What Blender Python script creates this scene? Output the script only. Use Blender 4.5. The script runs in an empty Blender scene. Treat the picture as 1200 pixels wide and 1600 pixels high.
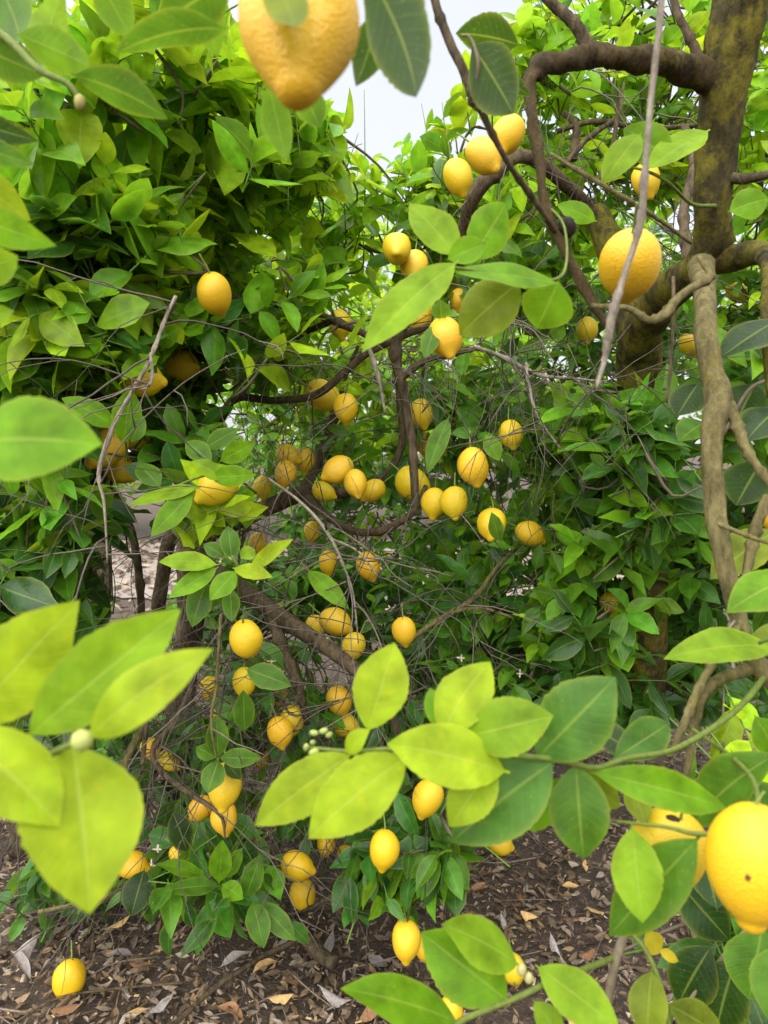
import bpy, math, random
import numpy as np
from mathutils import Matrix, Vector
from mathutils.bvhtree import BVHTree

random.seed(11)
rng = np.random.default_rng(11)
scene = bpy.context.scene
COL = scene.collection
R = math.radians

# ------------------------------------------------------------------ camera
F = 1109.0                      # focal length in pixels of a 1200 x 1600 frame
CAM = np.array([0.0, 0.0, 1.25])
PITCH = math.atan(100.0 / F)    # looking slightly down
cam = bpy.data.cameras.new('camera')
cam.sensor_fit = 'VERTICAL'
cam.sensor_height = 36.0
cam.sensor_width = 27.0
cam.lens = 36.0 * F / 1600.0
cam.clip_start = 0.02
cam.clip_end = 500.0
cam.dof.use_dof = True
cam.dof.focus_distance = 1.55
cam.dof.aperture_fstop = 6.5
cam_ob = bpy.data.objects.new('camera', cam)
COL.objects.link(cam_ob)
cam_ob.location = CAM
cam_ob.rotation_euler = (math.pi / 2 - PITCH, 0, 0)
scene.camera = cam_ob

# ------------------------------------------------------------------ overcast sky, sun, exposure
SUN_EL, SUN_AZ = R(60), R(-150)         # high, behind the camera and to its left
world = bpy.data.worlds.new('World')
scene.world = world
world.use_nodes = True
wn, wl = world.node_tree.nodes, world.node_tree.links
bg = wn['Background']
sky = wn.new('ShaderNodeTexSky')
sky.sky_type = 'NISHITA'
sky.sun_disc = False
sky.sun_elevation = SUN_EL
sky.sun_rotation = SUN_AZ
sky.dust_density = 4.0
tc = wn.new('ShaderNodeTexCoord')
nz = wn.new('ShaderNodeTexNoise')
nz.inputs['Scale'].default_value = 2.2
nz.inputs['Detail'].default_value = 5.0
ramp = wn.new('ShaderNodeValToRGB')
ramp.color_ramp.elements[0].position = 0.3
ramp.color_ramp.elements[0].color = (0.74, 0.75, 0.82, 1)
ramp.color_ramp.elements[1].position = 0.7
ramp.color_ramp.elements[1].color = (0.93, 0.93, 0.98, 1)
mul = wn.new('ShaderNodeVectorMath'); mul.operation = 'SCALE'
mul.inputs['Scale'].default_value = 1.18
mix = wn.new('ShaderNodeMix'); mix.data_type = 'RGBA'
mix.inputs[0].default_value = 0.93
wl.new(tc.outputs['Generated'], nz.inputs['Vector'])
wl.new(nz.outputs['Fac'], ramp.inputs['Fac'])
wl.new(ramp.outputs['Color'], mul.inputs[0])
wl.new(sky.outputs['Color'], mix.inputs[6])
wl.new(mul.outputs['Vector'], mix.inputs[7])
wl.new(mix.outputs[2], bg.inputs['Color'])
bg.inputs['Strength'].default_value = 0.15

sun = bpy.data.lights.new('sun', 'SUN')
sun.energy = 1.5
sun.angle = R(115)
sun.color = (1.0, 0.97, 0.92)
sun_ob = bpy.data.objects.new('sun', sun)
COL.objects.link(sun_ob)
sd = Vector((math.sin(SUN_AZ) * math.cos(SUN_EL), math.cos(SUN_AZ) * math.cos(SUN_EL), math.sin(SUN_EL)))
sun_ob.rotation_euler = sd.to_track_quat('Z', 'Y').to_euler()

vs = scene.view_settings
vs.view_transform = 'Standard'
vs.look = 'None'
vs.exposure = 2.62
vs.gamma = 1.0
vs.use_curve_mapping = False
cy = scene.cycles
cy.use_denoising = True
cy.max_bounces = 8
cy.diffuse_bounces = 7
cy.glossy_bounces = 2
cy.transmission_bounces = 4
cy.caustics_reflective = False
cy.caustics_refractive = False

# ------------------------------------------------------------------ geometry helpers
CP, SP = math.cos(PITCH), math.sin(PITCH)


def P(u, v, d):
    """point seen at pixel u, v of the 1200 x 1600 frame, d metres ahead"""
    x, y = (u - 600.0) / F, (800.0 - v) / F
    return CAM + d * np.array([x, CP + y * SP, -SP + y * CP])


def proj(p):
    q = np.asarray(p, float) - CAM
    d = q[..., 1] * CP - q[..., 2] * SP
    y = q[..., 1] * SP + q[..., 2] * CP
    d = np.where(np.abs(d) < 1e-4, 1e-4, d)
    return 600 + F * q[..., 0] / d, 800 - F * y / d, d


def ground_point(u, v, z=0.0):
    a, b = P(u, v, 1.0), P(u, v, 2.0)
    k = (z - a[2]) / (b[2] - a[2])
    return a + k * (b - a)


def norm(a):
    a = np.asarray(a, float)
    return a / (np.linalg.norm(a, axis=-1, keepdims=True) + 1e-12)


class Soup:
    """collects pieces; build() links them as one mesh object"""

    def __init__(self):
        self.v, self.q, self.t, self.tone, self.luv, self.n = [], [], [], [], [], 0

    def add(self, v, q=None, t=None, tone=(1, 1, 1), luv=None):
        v = np.asarray(v, float).reshape(-1, 3)
        if q is not None and len(q):
            self.q.append(np.asarray(q, int) + self.n)
        if t is not None and len(t):
            self.t.append(np.asarray(t, int) + self.n)
        self.v.append(v)
        tn = np.asarray(tone, float)
        self.tone.append(np.broadcast_to(tn, (len(v), 3)) if tn.ndim == 1 else tn)
        self.luv.append(np.zeros((len(v), 3)) if luv is None else luv)
        self.n += len(v)

    def mesh(self, name, mat, offset=(0, 0, 0), smooth=True):
        v = np.concatenate(self.v) - np.asarray(offset, float)
        q = np.concatenate(self.q) if self.q else np.zeros((0, 4), int)
        t = np.concatenate(self.t) if self.t else np.zeros((0, 3), int)
        return make_mesh(name, v, q, t, np.concatenate(self.tone), np.concatenate(self.luv), mat, smooth)


def make_mesh(name, v, q, t, tone, luv, mat, smooth=True):
    me = bpy.data.meshes.new(name)
    nq, nt = len(q), len(t)
    me.vertices.add(len(v))
    me.vertices.foreach_set('co', np.ascontiguousarray(v, np.float32).ravel())
    me.loops.add(nq * 4 + nt * 3)
    me.loops.foreach_set('vertex_index', np.concatenate([np.asarray(q, int).ravel(), np.asarray(t, int).ravel()]).astype(np.int32))
    me.polygons.add(nq + nt)
    st = np.concatenate([np.arange(nq) * 4, nq * 4 + np.arange(nt) * 3]).astype(np.int32)
    me.polygons.foreach_set('loop_start', st)
    if smooth:
        me.polygons.foreach_set('use_smooth', np.ones(nq + nt, bool))
    if tone is not None:
        a = me.attributes.new('tone', 'FLOAT_COLOR', 'POINT')
        c = np.ones((len(v), 4), np.float32)
        c[:, :3] = tone
        a.data.foreach_set('color', c.ravel())
    if luv is not None:
        a = me.attributes.new('luv', 'FLOAT_VECTOR', 'POINT')
        a.data.foreach_set('vector', np.ascontiguousarray(luv, np.float32).ravel())
    me.update()
    me.validate()
    me.materials.append(mat)
    return me


def link(name, data, parent=None, loc=(0, 0, 0)):
    o = bpy.data.objects.new(name, data)
    COL.objects.link(o)
    o.parent = parent
    o.location = loc
    return o


def tag(o, label=None, cat=None, group=None, kind=None):
    if label: o['label'] = label
    if cat: o['category'] = cat
    if group: o['group'] = group
    if kind: o['kind'] = kind
    return o


def spline(pts, n):
    """Catmull-Rom through rows of pts, n samples a span"""
    p = np.asarray(pts, float)
    if len(p) == 2:
        return p[0] + np.linspace(0, 1, n + 1)[:, None] * (p[1] - p[0])
    e = np.vstack([2 * p[0] - p[1], p, 2 * p[-1] - p[-2]])
    out = []
    tt = np.linspace(0, 1, n, endpoint=False)[:, None]
    for i in range(len(p) - 1):
        a, b, c, d = e[i:i + 4]
        out.append(.5 * (2 * b + (c - a) * tt + (2 * a - 5 * b + 4 * c - d) * tt ** 2 + (3 * b - a - 3 * c + d) * tt ** 3))
    out.append(p[-1:])
    return np.vstack(out)


def tube(path, rad, sides=6, rough=0.0, seed=0):
    path = np.asarray(path, float)
    n = len(path)
    rad = np.broadcast_to(np.asarray(rad, float), (n,))
    tg = norm(np.gradient(path, axis=0))
    nrm = np.zeros_like(tg)
    a = np.array([0, 0, 1.0]) if abs(tg[0][2]) < .9 else np.array([1.0, 0, 0])
    nrm[0] = norm(np.cross(tg[0], a))
    for i in range(1, n):
        w = nrm[i - 1] - tg[i] * np.dot(nrm[i - 1], tg[i])
        nrm[i] = norm(w)
    bi = np.cross(tg, nrm)
    ang = np.arange(sides) * 2 * math.pi / sides
    r = rad[:, None] * np.ones(sides)[None]
    if rough:
        g = np.random.default_rng(seed)
        ph = g.uniform(0, 6.28, 6)
        s = np.arange(n)[:, None]
        r = r * (1 + rough * (.6 * np.sin(2 * ang + s * .35 + ph[0]) + .5 * np.sin(3 * ang - s * .8 + ph[1]) + .45 * np.sin(s * .5 + ph[2]) * np.sin(ang + ph[3]))
                 + rough * .28 * g.normal(0, 1, (n, sides)))
    v = path[:, None] + r[..., None] * (np.cos(ang)[None, :, None] * nrm[:, None] + np.sin(ang)[None, :, None] * bi[:, None])
    i = np.arange(n - 1)[:, None] * sides
    j = np.arange(sides)[None]
    k = (j + 1) % sides
    q = np.stack([i + j, i + k, i + sides + k, i + sides + j], -1).reshape(-1, 4)
    v = v.reshape(-1, 3)
    c0, c1 = len(v), len(v) + 1
    v = np.vstack([v, path[0], path[-1]])
    jj = np.arange(sides); kk = (jj + 1) % sides
    o = (n - 1) * sides
    t = np.vstack([np.stack([np.full(sides, c0), kk, jj], -1), np.stack([np.full(sides, c1), o + jj, o + kk], -1)])
    luv = np.zeros((len(v), 3))
    luv[:n * sides, 0] = np.repeat(np.linspace(0, 1, n), sides)
    return v, q, t, luv


# ------------------------------------------------------------------ materials
def new_mat(name):
    m = bpy.data.materials.new(name)
    m.use_nodes = True
    nt = m.node_tree
    nt.nodes.clear()
    out = nt.nodes.new('ShaderNodeOutputMaterial')
    return m, nt, out


def nd(nt, typ, **kw):
    n = nt.nodes.new(typ)
    for k, v in kw.items():
        if k.startswith('i_'):
            n.inputs[int(k[2:])].default_value = v
        else:
            setattr(n, k, v)
    return n


def mth(nt, op, a, b=None, c=None):
    n = nt.nodes.new('ShaderNodeMath')
    n.operation = op
    for i, x in enumerate((a, b, c)):
        if x is None:
            continue
        if isinstance(x, (int, float)):
            n.inputs[i].default_value = x
        else:
            nt.links.new(x, n.inputs[i])
    return n.outputs[0]


def mixc(nt, f, a, b, blend='MIX'):
    n = nt.nodes.new('ShaderNodeMix')
    n.data_type = 'RGBA'
    n.blend_type = blend
    for i, x in ((0, f), (6, a), (7, b)):
        if isinstance(x, (int, float)):
            n.inputs[i].default_value = x
        elif isinstance(x, tuple):
            n.inputs[i].default_value = (*x, 1)
        else:
            nt.links.new(x, n.inputs[i])
    return n.outputs[2]


def leaf_material(name, by_object, vein=1.0, trans=0.48, gloss=.62):
    m, nt, out = new_mat(name)
    L = nt.links
    if by_object:
        col = nd(nt, 'ShaderNodeObjectInfo').outputs['Color']
    else:
        col = nd(nt, 'ShaderNodeAttribute', attribute_name='tone').outputs['Color']
    at = nd(nt, 'ShaderNodeAttribute', attribute_name='luv')
    sx = nd(nt, 'ShaderNodeSeparateXYZ')
    L.new(at.outputs['Vector'], sx.inputs[0])
    u, v, _w = sx.outputs
    av = mth(nt, 'ABSOLUTE', v)
    mid = mth(nt, 'SMOOTH_MAX', mth(nt, 'SUBTRACT', 1.0, mth(nt, 'MULTIPLY', av, 14.0)), 0.0, 0.05)
    ph = mth(nt, 'SUBTRACT', mth(nt, 'MULTIPLY', u, 10.0), mth(nt, 'MULTIPLY', av, 1.7))
    wv = mth(nt, 'ABSOLUTE', mth(nt, 'SINE', mth(nt, 'MULTIPLY', ph, math.pi)))
    lat = mth(nt, 'POWER', mth(nt, 'SUBTRACT', 1.0, wv), 4.0)
    geo = nd(nt, 'ShaderNodeNewGeometry')
    tco = nd(nt, 'ShaderNodeTexCoord')
    n1 = nd(nt, 'ShaderNodeTexNoise'); n1.inputs['Scale'].default_value = 38.0; n1.inputs['Detail'].default_value = 3.0
    L.new(geo.outputs['Position'], n1.inputs['Vector'])
    n2 = nd(nt, 'ShaderNodeTexNoise'); n2.inputs['Scale'].default_value = 420.0; n2.inputs['Detail'].default_value = 2.0
    L.new(geo.outputs['Position'], n2.inputs['Vector'])
    # blotches, yellowing along the rim, paler ribs
    bl = mth(nt, 'MULTIPLY_ADD', n1.outputs['Fac'], 1.5, 0.25)
    c1 = mixc(nt, 1.0, col, bl, 'MULTIPLY')
    sp = mth(nt, 'MULTIPLY', mth(nt, 'GREATER_THAN', n2.outputs['Fac'], 0.69), 0.35)
    c1 = mixc(nt, sp, c1, (0.30, 0.34, 0.12))
    n4 = nd(nt, 'ShaderNodeTexNoise'); n4.inputs['Scale'].default_value = 75.0; n4.inputs['Detail'].default_value = 3.0
    L.new(geo.outputs['Position'], n4.inputs['Vector'])
    mo = nd(nt, 'ShaderNodeMapRange'); mo.inputs[1].default_value = .56; mo.inputs[2].default_value = .74
    L.new(n4.outputs['Fac'], mo.inputs[0])
    c1 = mixc(nt, mth(nt, 'MULTIPLY', mo.outputs[0], .30), c1, mixc(nt, 1.0, c1, (1.9, 1.35, 0.9), 'MULTIPLY'))
    rim = mth(nt, 'MULTIPLY', mth(nt, 'POWER', av, 10.0), 0.35)
    c1 = mixc(nt, rim, c1, (0.38, 0.42, 0.05))
    pale = mixc(nt, 0.45, c1, (0.42, 0.52, 0.10))
    c1 = mixc(nt, mth(nt, 'MULTIPLY', lat, 0.10 * vein), c1, pale)
    c1 = mixc(nt, mth(nt, 'MULTIPLY', mid, 0.8 * vein), c1, pale)
    under = mixc(nt, 0.14, c1, (0.22, 0.32, 0.10))
    c2 = mixc(nt, geo.outputs['Backfacing'], c1, under)
    hgt = mth(nt, 'ADD', mth(nt, 'MULTIPLY', mth(nt, 'ADD', lat, mth(nt, 'MULTIPLY', mid, 1.5)), -0.28 * vein),
              mth(nt, 'MULTIPLY', n1.outputs['Fac'], 1.5))
    bp = nd(nt, 'ShaderNodeBump')
    bp.inputs['Strength'].default_value = 0.5
    bp.inputs['Distance'].default_value = 0.0013
    L.new(hgt, bp.inputs['Height'])
    pr = nd(nt, 'ShaderNodeBsdfPrincipled')
    L.new(c2, pr.inputs['Base Color'])
    L.new(bp.outputs['Normal'], pr.inputs['Normal'])
    ro = mth(nt, 'MULTIPLY_ADD', geo.outputs['Backfacing'], 0.22, mth(nt, 'MULTIPLY_ADD', n1.outputs['Fac'], 0.25, 0.22))
    L.new(ro, pr.inputs['Roughness'])
    sg = nd(nt, 'ShaderNodeSeparateColor'); L.new(col, sg.inputs[0])
    L.new(mth(nt, 'MAXIMUM', mth(nt, 'SUBTRACT', gloss, mth(nt, 'MULTIPLY', sg.outputs[1], gloss * 1.9)), 0.07), pr.inputs['Specular IOR Level'])
    tr = nd(nt, 'ShaderNodeBsdfTranslucent')
    g = nd(nt, 'ShaderNodeGamma'); g.inputs['Gamma'].default_value = 0.66
    L.new(c1, g.inputs['Color'])
    tcx = mixc(nt, 1.0, g.outputs['Color'], (0.94, 1.0, 0.28), 'MULTIPLY')
    L.new(tcx, tr.inputs['Color'])
    ms = nd(nt, 'ShaderNodeMixShader')
    ms.inputs[0].default_value = trans
    L.new(pr.outputs[0], ms.inputs[1]); L.new(tr.outputs[0], ms.inputs[2])
    L.new(ms.outputs[0], out.inputs['Surface'])
    return m


def bark_material(name, c_a, c_b, moss=0.0, scale=30.0):
    m, nt, out = new_mat(name)
    L = nt.links
    geo = nd(nt, 'ShaderNodeNewGeometry')
    mp = nd(nt, 'ShaderNodeMapping'); mp.inputs['Scale'].default_value = (1, 1, 0.35)
    L.new(geo.outputs['Position'], mp.inputs['Vector'])
    n1 = nd(nt, 'ShaderNodeTexNoise'); n1.inputs['Scale'].default_value = scale * 3; n1.inputs['Detail'].default_value = 6.0; n1.inputs['Roughness'].default_value = .65
    L.new(mp.outputs[0], n1.inputs['Vector'])
    n2 = nd(nt, 'ShaderNodeTexNoise'); n2.inputs['Scale'].default_value = scale * .6; n2.inputs['Detail'].default_value = 4.0
    L.new(geo.outputs['Position'], n2.inputs['Vector'])
    f = mth(nt, 'MULTIPLY_ADD', n1.outputs['Fac'], 2.4, -0.7)
    cl = nd(nt, 'ShaderNodeClamp'); L.new(f, cl.inputs[0])
    c = mixc(nt, cl.outputs[0], c_a, c_b)
    c = mixc(nt, 1.0, c, mth(nt, 'MULTIPLY_ADD', n2.outputs['Fac'], 1.2, 0.4), 'MULTIPLY')
    if moss:
        n3 = nd(nt, 'ShaderNodeTexNoise'); n3.inputs['Scale'].default_value = 16.0; n3.inputs['Detail'].default_value = 7.0; n3.inputs['Roughness'].default_value = .7
        L.new(geo.outputs['Position'], n3.inputs['Vector'])
        k = nd(nt, 'ShaderNodeMapRange'); k.inputs[1].default_value = .60 - .14 * moss; k.inputs[2].default_value = .70 - .12 * moss
        L.new(n3.outputs['Fac'], k.inputs[0])
        mc = mixc(nt, n1.outputs['Fac'], (0.050, 0.046, 0.007), (0.20, 0.17, 0.016))
        c = mixc(nt, mth(nt, 'MULTIPLY', k.outputs[0], .85), c, mc)
    bp = nd(nt, 'ShaderNodeBump'); bp.inputs['Strength'].default_value = 1.0; bp.inputs['Distance'].default_value = .009
    L.new(mth(nt, 'ADD', n1.outputs['Fac'], mth(nt, 'MULTIPLY', n2.outputs['Fac'], .6)), bp.inputs['Height'])
    pr = nd(nt, 'ShaderNodeBsdfPrincipled')
    L.new(c, pr.inputs['Base Color']); L.new(bp.outputs['Normal'], pr.inputs['Normal'])
    pr.inputs['Roughness'].default_value = .9
    pr.inputs['Specular IOR Level'].default_value = .15
    L.new(pr.outputs[0], out.inputs['Surface'])
    return m


def tone_material(name, rough=.8, scale=120.0, spread=.8, bump=.5):
    """colour from the tone attribute, with grain"""
    m, nt, out = new_mat(name)
    L = nt.links
    at = nd(nt, 'ShaderNodeAttribute', attribute_name='tone')
    geo = nd(nt, 'ShaderNodeNewGeometry')
    n1 = nd(nt, 'ShaderNodeTexNoise'); n1.inputs['Scale'].default_value = scale; n1.inputs['Detail'].default_value = 4.0
    L.new(geo.outputs['Position'], n1.inputs['Vector'])
    c = mixc(nt, 1.0, at.outputs['Color'], mth(nt, 'MULTIPLY_ADD', n1.outputs['Fac'], 2 * spread, 1 - spread), 'MULTIPLY')
    bp = nd(nt, 'ShaderNodeBump'); bp.inputs['Strength'].default_value = bump; bp.inputs['Distance'].default_value = .002
    L.new(n1.outputs['Fac'], bp.inputs['Height'])
    pr = nd(nt, 'ShaderNodeBsdfPrincipled')
    L.new(c, pr.inputs['Base Color']); L.new(bp.outputs['Normal'], pr.inputs['Normal'])
    pr.inputs['Roughness'].default_value = rough
    pr.inputs['Specular IOR Level'].default_value = .25
    L.new(pr.outputs[0], out.inputs['Surface'])
    return m


def lemon_material():
    m, nt, out = new_mat('lemon_peel')
    L = nt.links
    tco = nd(nt, 'ShaderNodeTexCoord')
    oi = nd(nt, 'ShaderNodeObjectInfo')
    n1 = nd(nt, 'ShaderNodeTexNoise'); n1.inputs['Scale'].default_value = 2.6; n1.inputs['Detail'].default_value = 4.0
    add = nd(nt, 'ShaderNodeVectorMath', operation='ADD')
    L.new(tco.outputs['Object'], add.inputs[0])
    cx = nd(nt, 'ShaderNodeCombineXYZ')
    L.new(mth(nt, 'MULTIPLY', oi.outputs['Random'], 40.0), cx.inputs[0])
    L.new(cx.outputs[0], add.inputs[1])
    L.new(add.outputs[0], n1.inputs['Vector'])
    vo = nd(nt, 'ShaderNodeTexVoronoi'); vo.inputs['Scale'].default_value = 34.0
    L.new(add.outputs[0], vo.inputs['Vector'])
    n3 = nd(nt, 'ShaderNodeTexNoise'); n3.inputs['Scale'].default_value = 9.0; n3.inputs['Detail'].default_value = 5.0
    L.new(add.outputs[0], n3.inputs['Vector'])
    c = mixc(nt, n1.outputs['Fac'], (0.63, 0.385, 0.008), (0.65, 0.455, 0.016))
    c = mixc(nt, 1.0, c, oi.outputs['Color'], 'MULTIPLY')
    blem = nd(nt, 'ShaderNodeMapRange'); blem.inputs[1].default_value = .70; blem.inputs[2].default_value = .76
    L.new(n3.outputs['Fac'], blem.inputs[0])
    c = mixc(nt, mth(nt, 'MULTIPLY', blem.outputs[0], .5), c, (0.30, 0.16, 0.03))
    bp = nd(nt, 'ShaderNodeBump'); bp.inputs['Strength'].default_value = .20; bp.inputs['Distance'].default_value = .010
    L.new(mth(nt, 'ADD', vo.outputs['Distance'], mth(nt, 'MULTIPLY', n3.outputs['Fac'], 1.2)), bp.inputs['Height'])
    pr = nd(nt, 'ShaderNodeBsdfPrincipled')
    L.new(c, pr.inputs['Base Color']); L.new(bp.outputs['Normal'], pr.inputs['Normal'])
    pr.inputs['Roughness'].default_value = .42
    pr.inputs['Specular IOR Level'].default_value = .4
    L.new(pr.outputs[0], out.inputs['Surface'])
    return m


def ground_material(name, a, b, c3, sc=9.0):
    m, nt, out = new_mat(name)
    L = nt.links
    geo = nd(nt, 'ShaderNodeNewGeometry')
    n1 = nd(nt, 'ShaderNodeTexNoise'); n1.inputs['Scale'].default_value = sc; n1.inputs['Detail'].default_value = 8.0; n1.inputs['Roughness'].default_value = .7
    L.new(geo.outputs['Position'], n1.inputs['Vector'])
    n2 = nd(nt, 'ShaderNodeTexNoise'); n2.inputs['Scale'].default_value = sc * 14; n2.inputs['Detail'].default_value = 4.0
    L.new(geo.outputs['Position'], n2.inputs['Vector'])
    c = mixc(nt, n1.outputs['Fac'], a, b)
    k = nd(nt, 'ShaderNodeMapRange'); k.inputs[1].default_value = .55; k.inputs[2].default_value = .75
    L.new(n2.outputs['Fac'], k.inputs[0])
    c = mixc(nt, k.outputs[0], c, c3)
    bp = nd(nt, 'ShaderNodeBump'); bp.inputs['Strength'].default_value = .8; bp.inputs['Distance'].default_value = .01
    L.new(n2.outputs['Fac'], bp.inputs['Height'])
    pr = nd(nt, 'ShaderNodeBsdfPrincipled')
    L.new(c, pr.inputs['Base Color']); L.new(bp.outputs['Normal'], pr.inputs['Normal'])
    pr.inputs['Roughness'].default_value = .95
    L.new(pr.outputs[0], out.inputs['Surface'])
    return m


M_LEAF = leaf_material('leaf_each', True)
M_HERO = leaf_material('leaf_broad', True, gloss=.26)
M_CROWN = leaf_material('leaf_crown', False)
M_BARK = bark_material('bark_brown', (0.028, 0.021, 0.012), (0.140, 0.105, 0.062))
M_BARKD = bark_material('bark_dark', (0.014, 0.010, 0.005), (0.075, 0.052, 0.020), moss=.15, scale=22.0)
M_BARKG = bark_material('bark_grey_green', (0.06, 0.050, 0.020), (0.20, 0.170, 0.072), moss=.35)
M_MOSS = bark_material('bark_mossy', (0.018, 0.015, 0.006), (0.066, 0.055, 0.020), moss=1.0)
M_DEAD = bark_material('bark_dead_twig', (0.11, 0.088, 0.066), (0.33, 0.285, 0.23))
M_TWIG = tone_material('twig_bark', .75, 150.0, .5, .4)
M_LITTER = tone_material('dry_litter', .85, 160.0, .6, .6)
M_LEMON = lemon_material()
M_PETAL = tone_material('petal', .6, 200.0, .12, .1)

# ------------------------------------------------------------------ ground and path
def grid_sheet(x0, x1, y0, y1, nx, ny, hf):
    xs, ys = np.linspace(x0, x1, nx), np.linspace(y0, y1, ny)
    X, Y = np.meshgrid(xs, ys)
    Z = hf(X, Y)
    v = np.stack([X, Y, Z], -1).reshape(-1, 3)
    i = np.arange(ny - 1)[:, None] * nx + np.arange(nx - 1)[None]
    q = np.stack([i, i + 1, i + nx + 1, i + nx], -1).reshape(-1, 4)
    return v, q


def ground_h(x, y):
    k = np.exp(-((y - 2.2) / 2.2) ** 2)
    return k * (.018 * np.sin(x * 5.1 + 1.3 * np.sin(y * 3)) * np.sin(y * 4.3 + .7) + .012 * np.sin(x * 11 + y * 7) + .006 * np.sin(x * 23 - y * 19)) - .012


xs = np.concatenate([np.linspace(-120, -4, 30), np.linspace(-3.9, 3.9, 130), np.linspace(4, 120, 30)])
ys = np.concatenate([np.linspace(-60, -1, 20), np.linspace(-.9, 5, 100), np.linspace(5.2, 160, 50)])
X, Y = np.meshgrid(xs, ys)
gv = np.stack([X, Y, ground_h(X, Y)], -1).reshape(-1, 3)
gi = np.arange(len(ys) - 1)[:, None] * len(xs) + np.arange(len(xs) - 1)[None]
gq = np.stack([gi, gi + 1, gi + len(xs) + 1, gi + len(xs)], -1).reshape(-1, 4)
M_GROUND = ground_material('soil', (0.035, 0.024, 0.017), (0.085, 0.06, 0.042), (0.15, 0.115, 0.085))
tag(link('ground', make_mesh('ground', gv, gq, [], None, None, M_GROUND)), 'dark brown orchard soil under the lemon trees', None, None, 'structure')
v, q = grid_sheet(-30, 30, 5.7, 9.0, 400, 12, lambda x, y: .004 + 0 * x)
v[:400, 1] += rng.uniform(-.35, .35, 400); v[-400:, 1] += rng.uniform(-.3, .3, 400)
v[:, 2] = np.maximum(v[:, 2], ground_h(v[:, 0], v[:, 1]) + .006)
M_PATH = ground_material('pale_gravel', (0.20, 0.165, 0.14), (0.27, 0.23, 0.20), (0.14, 0.115, 0.095), 5.0)
tag(link('path', make_mesh('path', v, q, [], None, None, M_PATH)), 'pale gravel lane between the tree rows', None, None, 'structure')

# ------------------------------------------------------------------ leaf shapes
def leaf_shape(nl, nw, width, fold, droop, wave, serr, g, arch=0.0, petiole=.09, twist=0.0, curl=0.0, tip=1.0):
    """unit leaf along +x, upper face +z; returns verts, quads, luv"""
    t = np.linspace(0, 1, nl + 1)
    t = t ** .94
    w = (t ** .80) * ((1 - t) ** tip)
    w = w / w.max() * width * .5
    w[0] = .012; w[-1] = .002
    xx = np.concatenate([[-petiole], t]); ww = np.concatenate([[.010], w]); tt = np.concatenate([[0.0], t])
    s = np.linspace(-1, 1, nw + 1)
    T, S = np.meshgrid(tt, s, indexing='ij')
    W = np.repeat(ww[:, None], nw + 1, 1)
    if serr:
        ed = (np.abs(S) > .99)
        W = W * (1 + ed * serr * np.sin(T * 95 + S) + ed * serr * .8 * g.normal(0, 1, T.shape))
    Y = S * W
    Xc = np.repeat(xx[:, None], nw + 1, 1) + np.abs(S) ** 2 * W * .12
    p1, p2 = g.uniform(0, 6.28, 2)
    env = np.sin(np.clip(T, 0, 1) * math.pi)
    Z = fold * np.abs(Y) - curl * (Y ** 2) / max(width, .01) * 4
    Z = Z + wave * env * (np.abs(S) ** 1.5) * np.sin(T * 9 + p1 + (S > 0) * p2)
    Z = Z - droop * np.clip(T, 0, 1) ** 2 + arch * 4 * T * (1 - T)
    Z = Z + twist * T * Y
    i = np.arange(nl + 1)[:, None] * (nw + 1) + np.arange(nw)[None]
    q = np.stack([i, i + nw + 1, i + nw + 2, i + 1], -1).reshape(-1, 4)
    v = np.stack([Xc, Y, Z], -1).reshape(-1, 3)
    luv = np.stack([T, S, np.zeros_like(T)], -1).reshape(-1, 3)
    return v, q, luv


NVAR = 14
VAR = []
for k in range(NVAR):
    g = np.random.default_rng(100 + k)
    VAR.append(leaf_shape(6, 4, g.uniform(.38, .54), g.uniform(.08, .55), g.uniform(.02, .48), g.uniform(.0, .045), 0.02, g,
                          twist=g.uniform(-.7, .7), curl=g.uniform(-.1, .35), petiole=.1, tip=g.uniform(.9, 1.2)))
FARV = [leaf_shape(3, 2, .5, .3, .15, 0, 0, np.random.default_rng(5 + k), petiole=.05, twist=k * .3 - .3) for k in range(3)]
VAR_V = np.stack([a[0] for a in VAR]); VAR_Q = VAR[0][1]; VAR_L = VAR[0][2]
FAR_V = np.stack([a[0] for a in FARV]); FAR_Q = FARV[0][1]; FAR_L = FARV[0][2]
VAR_MESH = [make_mesh('leaf', VAR_V[k], VAR_Q, [], None, VAR_L, M_LEAF) for k in range(NVAR)]

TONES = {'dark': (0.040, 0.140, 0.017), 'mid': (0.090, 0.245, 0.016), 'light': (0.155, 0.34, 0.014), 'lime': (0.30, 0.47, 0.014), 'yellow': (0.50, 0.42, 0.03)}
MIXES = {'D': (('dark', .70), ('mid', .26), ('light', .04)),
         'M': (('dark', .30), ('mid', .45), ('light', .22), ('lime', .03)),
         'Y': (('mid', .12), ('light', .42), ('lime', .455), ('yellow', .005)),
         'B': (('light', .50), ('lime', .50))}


def pick(mix):
    x, a = random.random(), 0
    for k, w in MIXES[mix]:
        a += w
        if x < a:
            return np.array(TONES[k])
    return np.array(TONES['mid'])


def frame(d, n):
    d = norm(d)
    n = norm(n - d * np.dot(n, d))
    return np.stack([d, np.cross(n, d), n], 1)      # columns x, y, z


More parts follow.
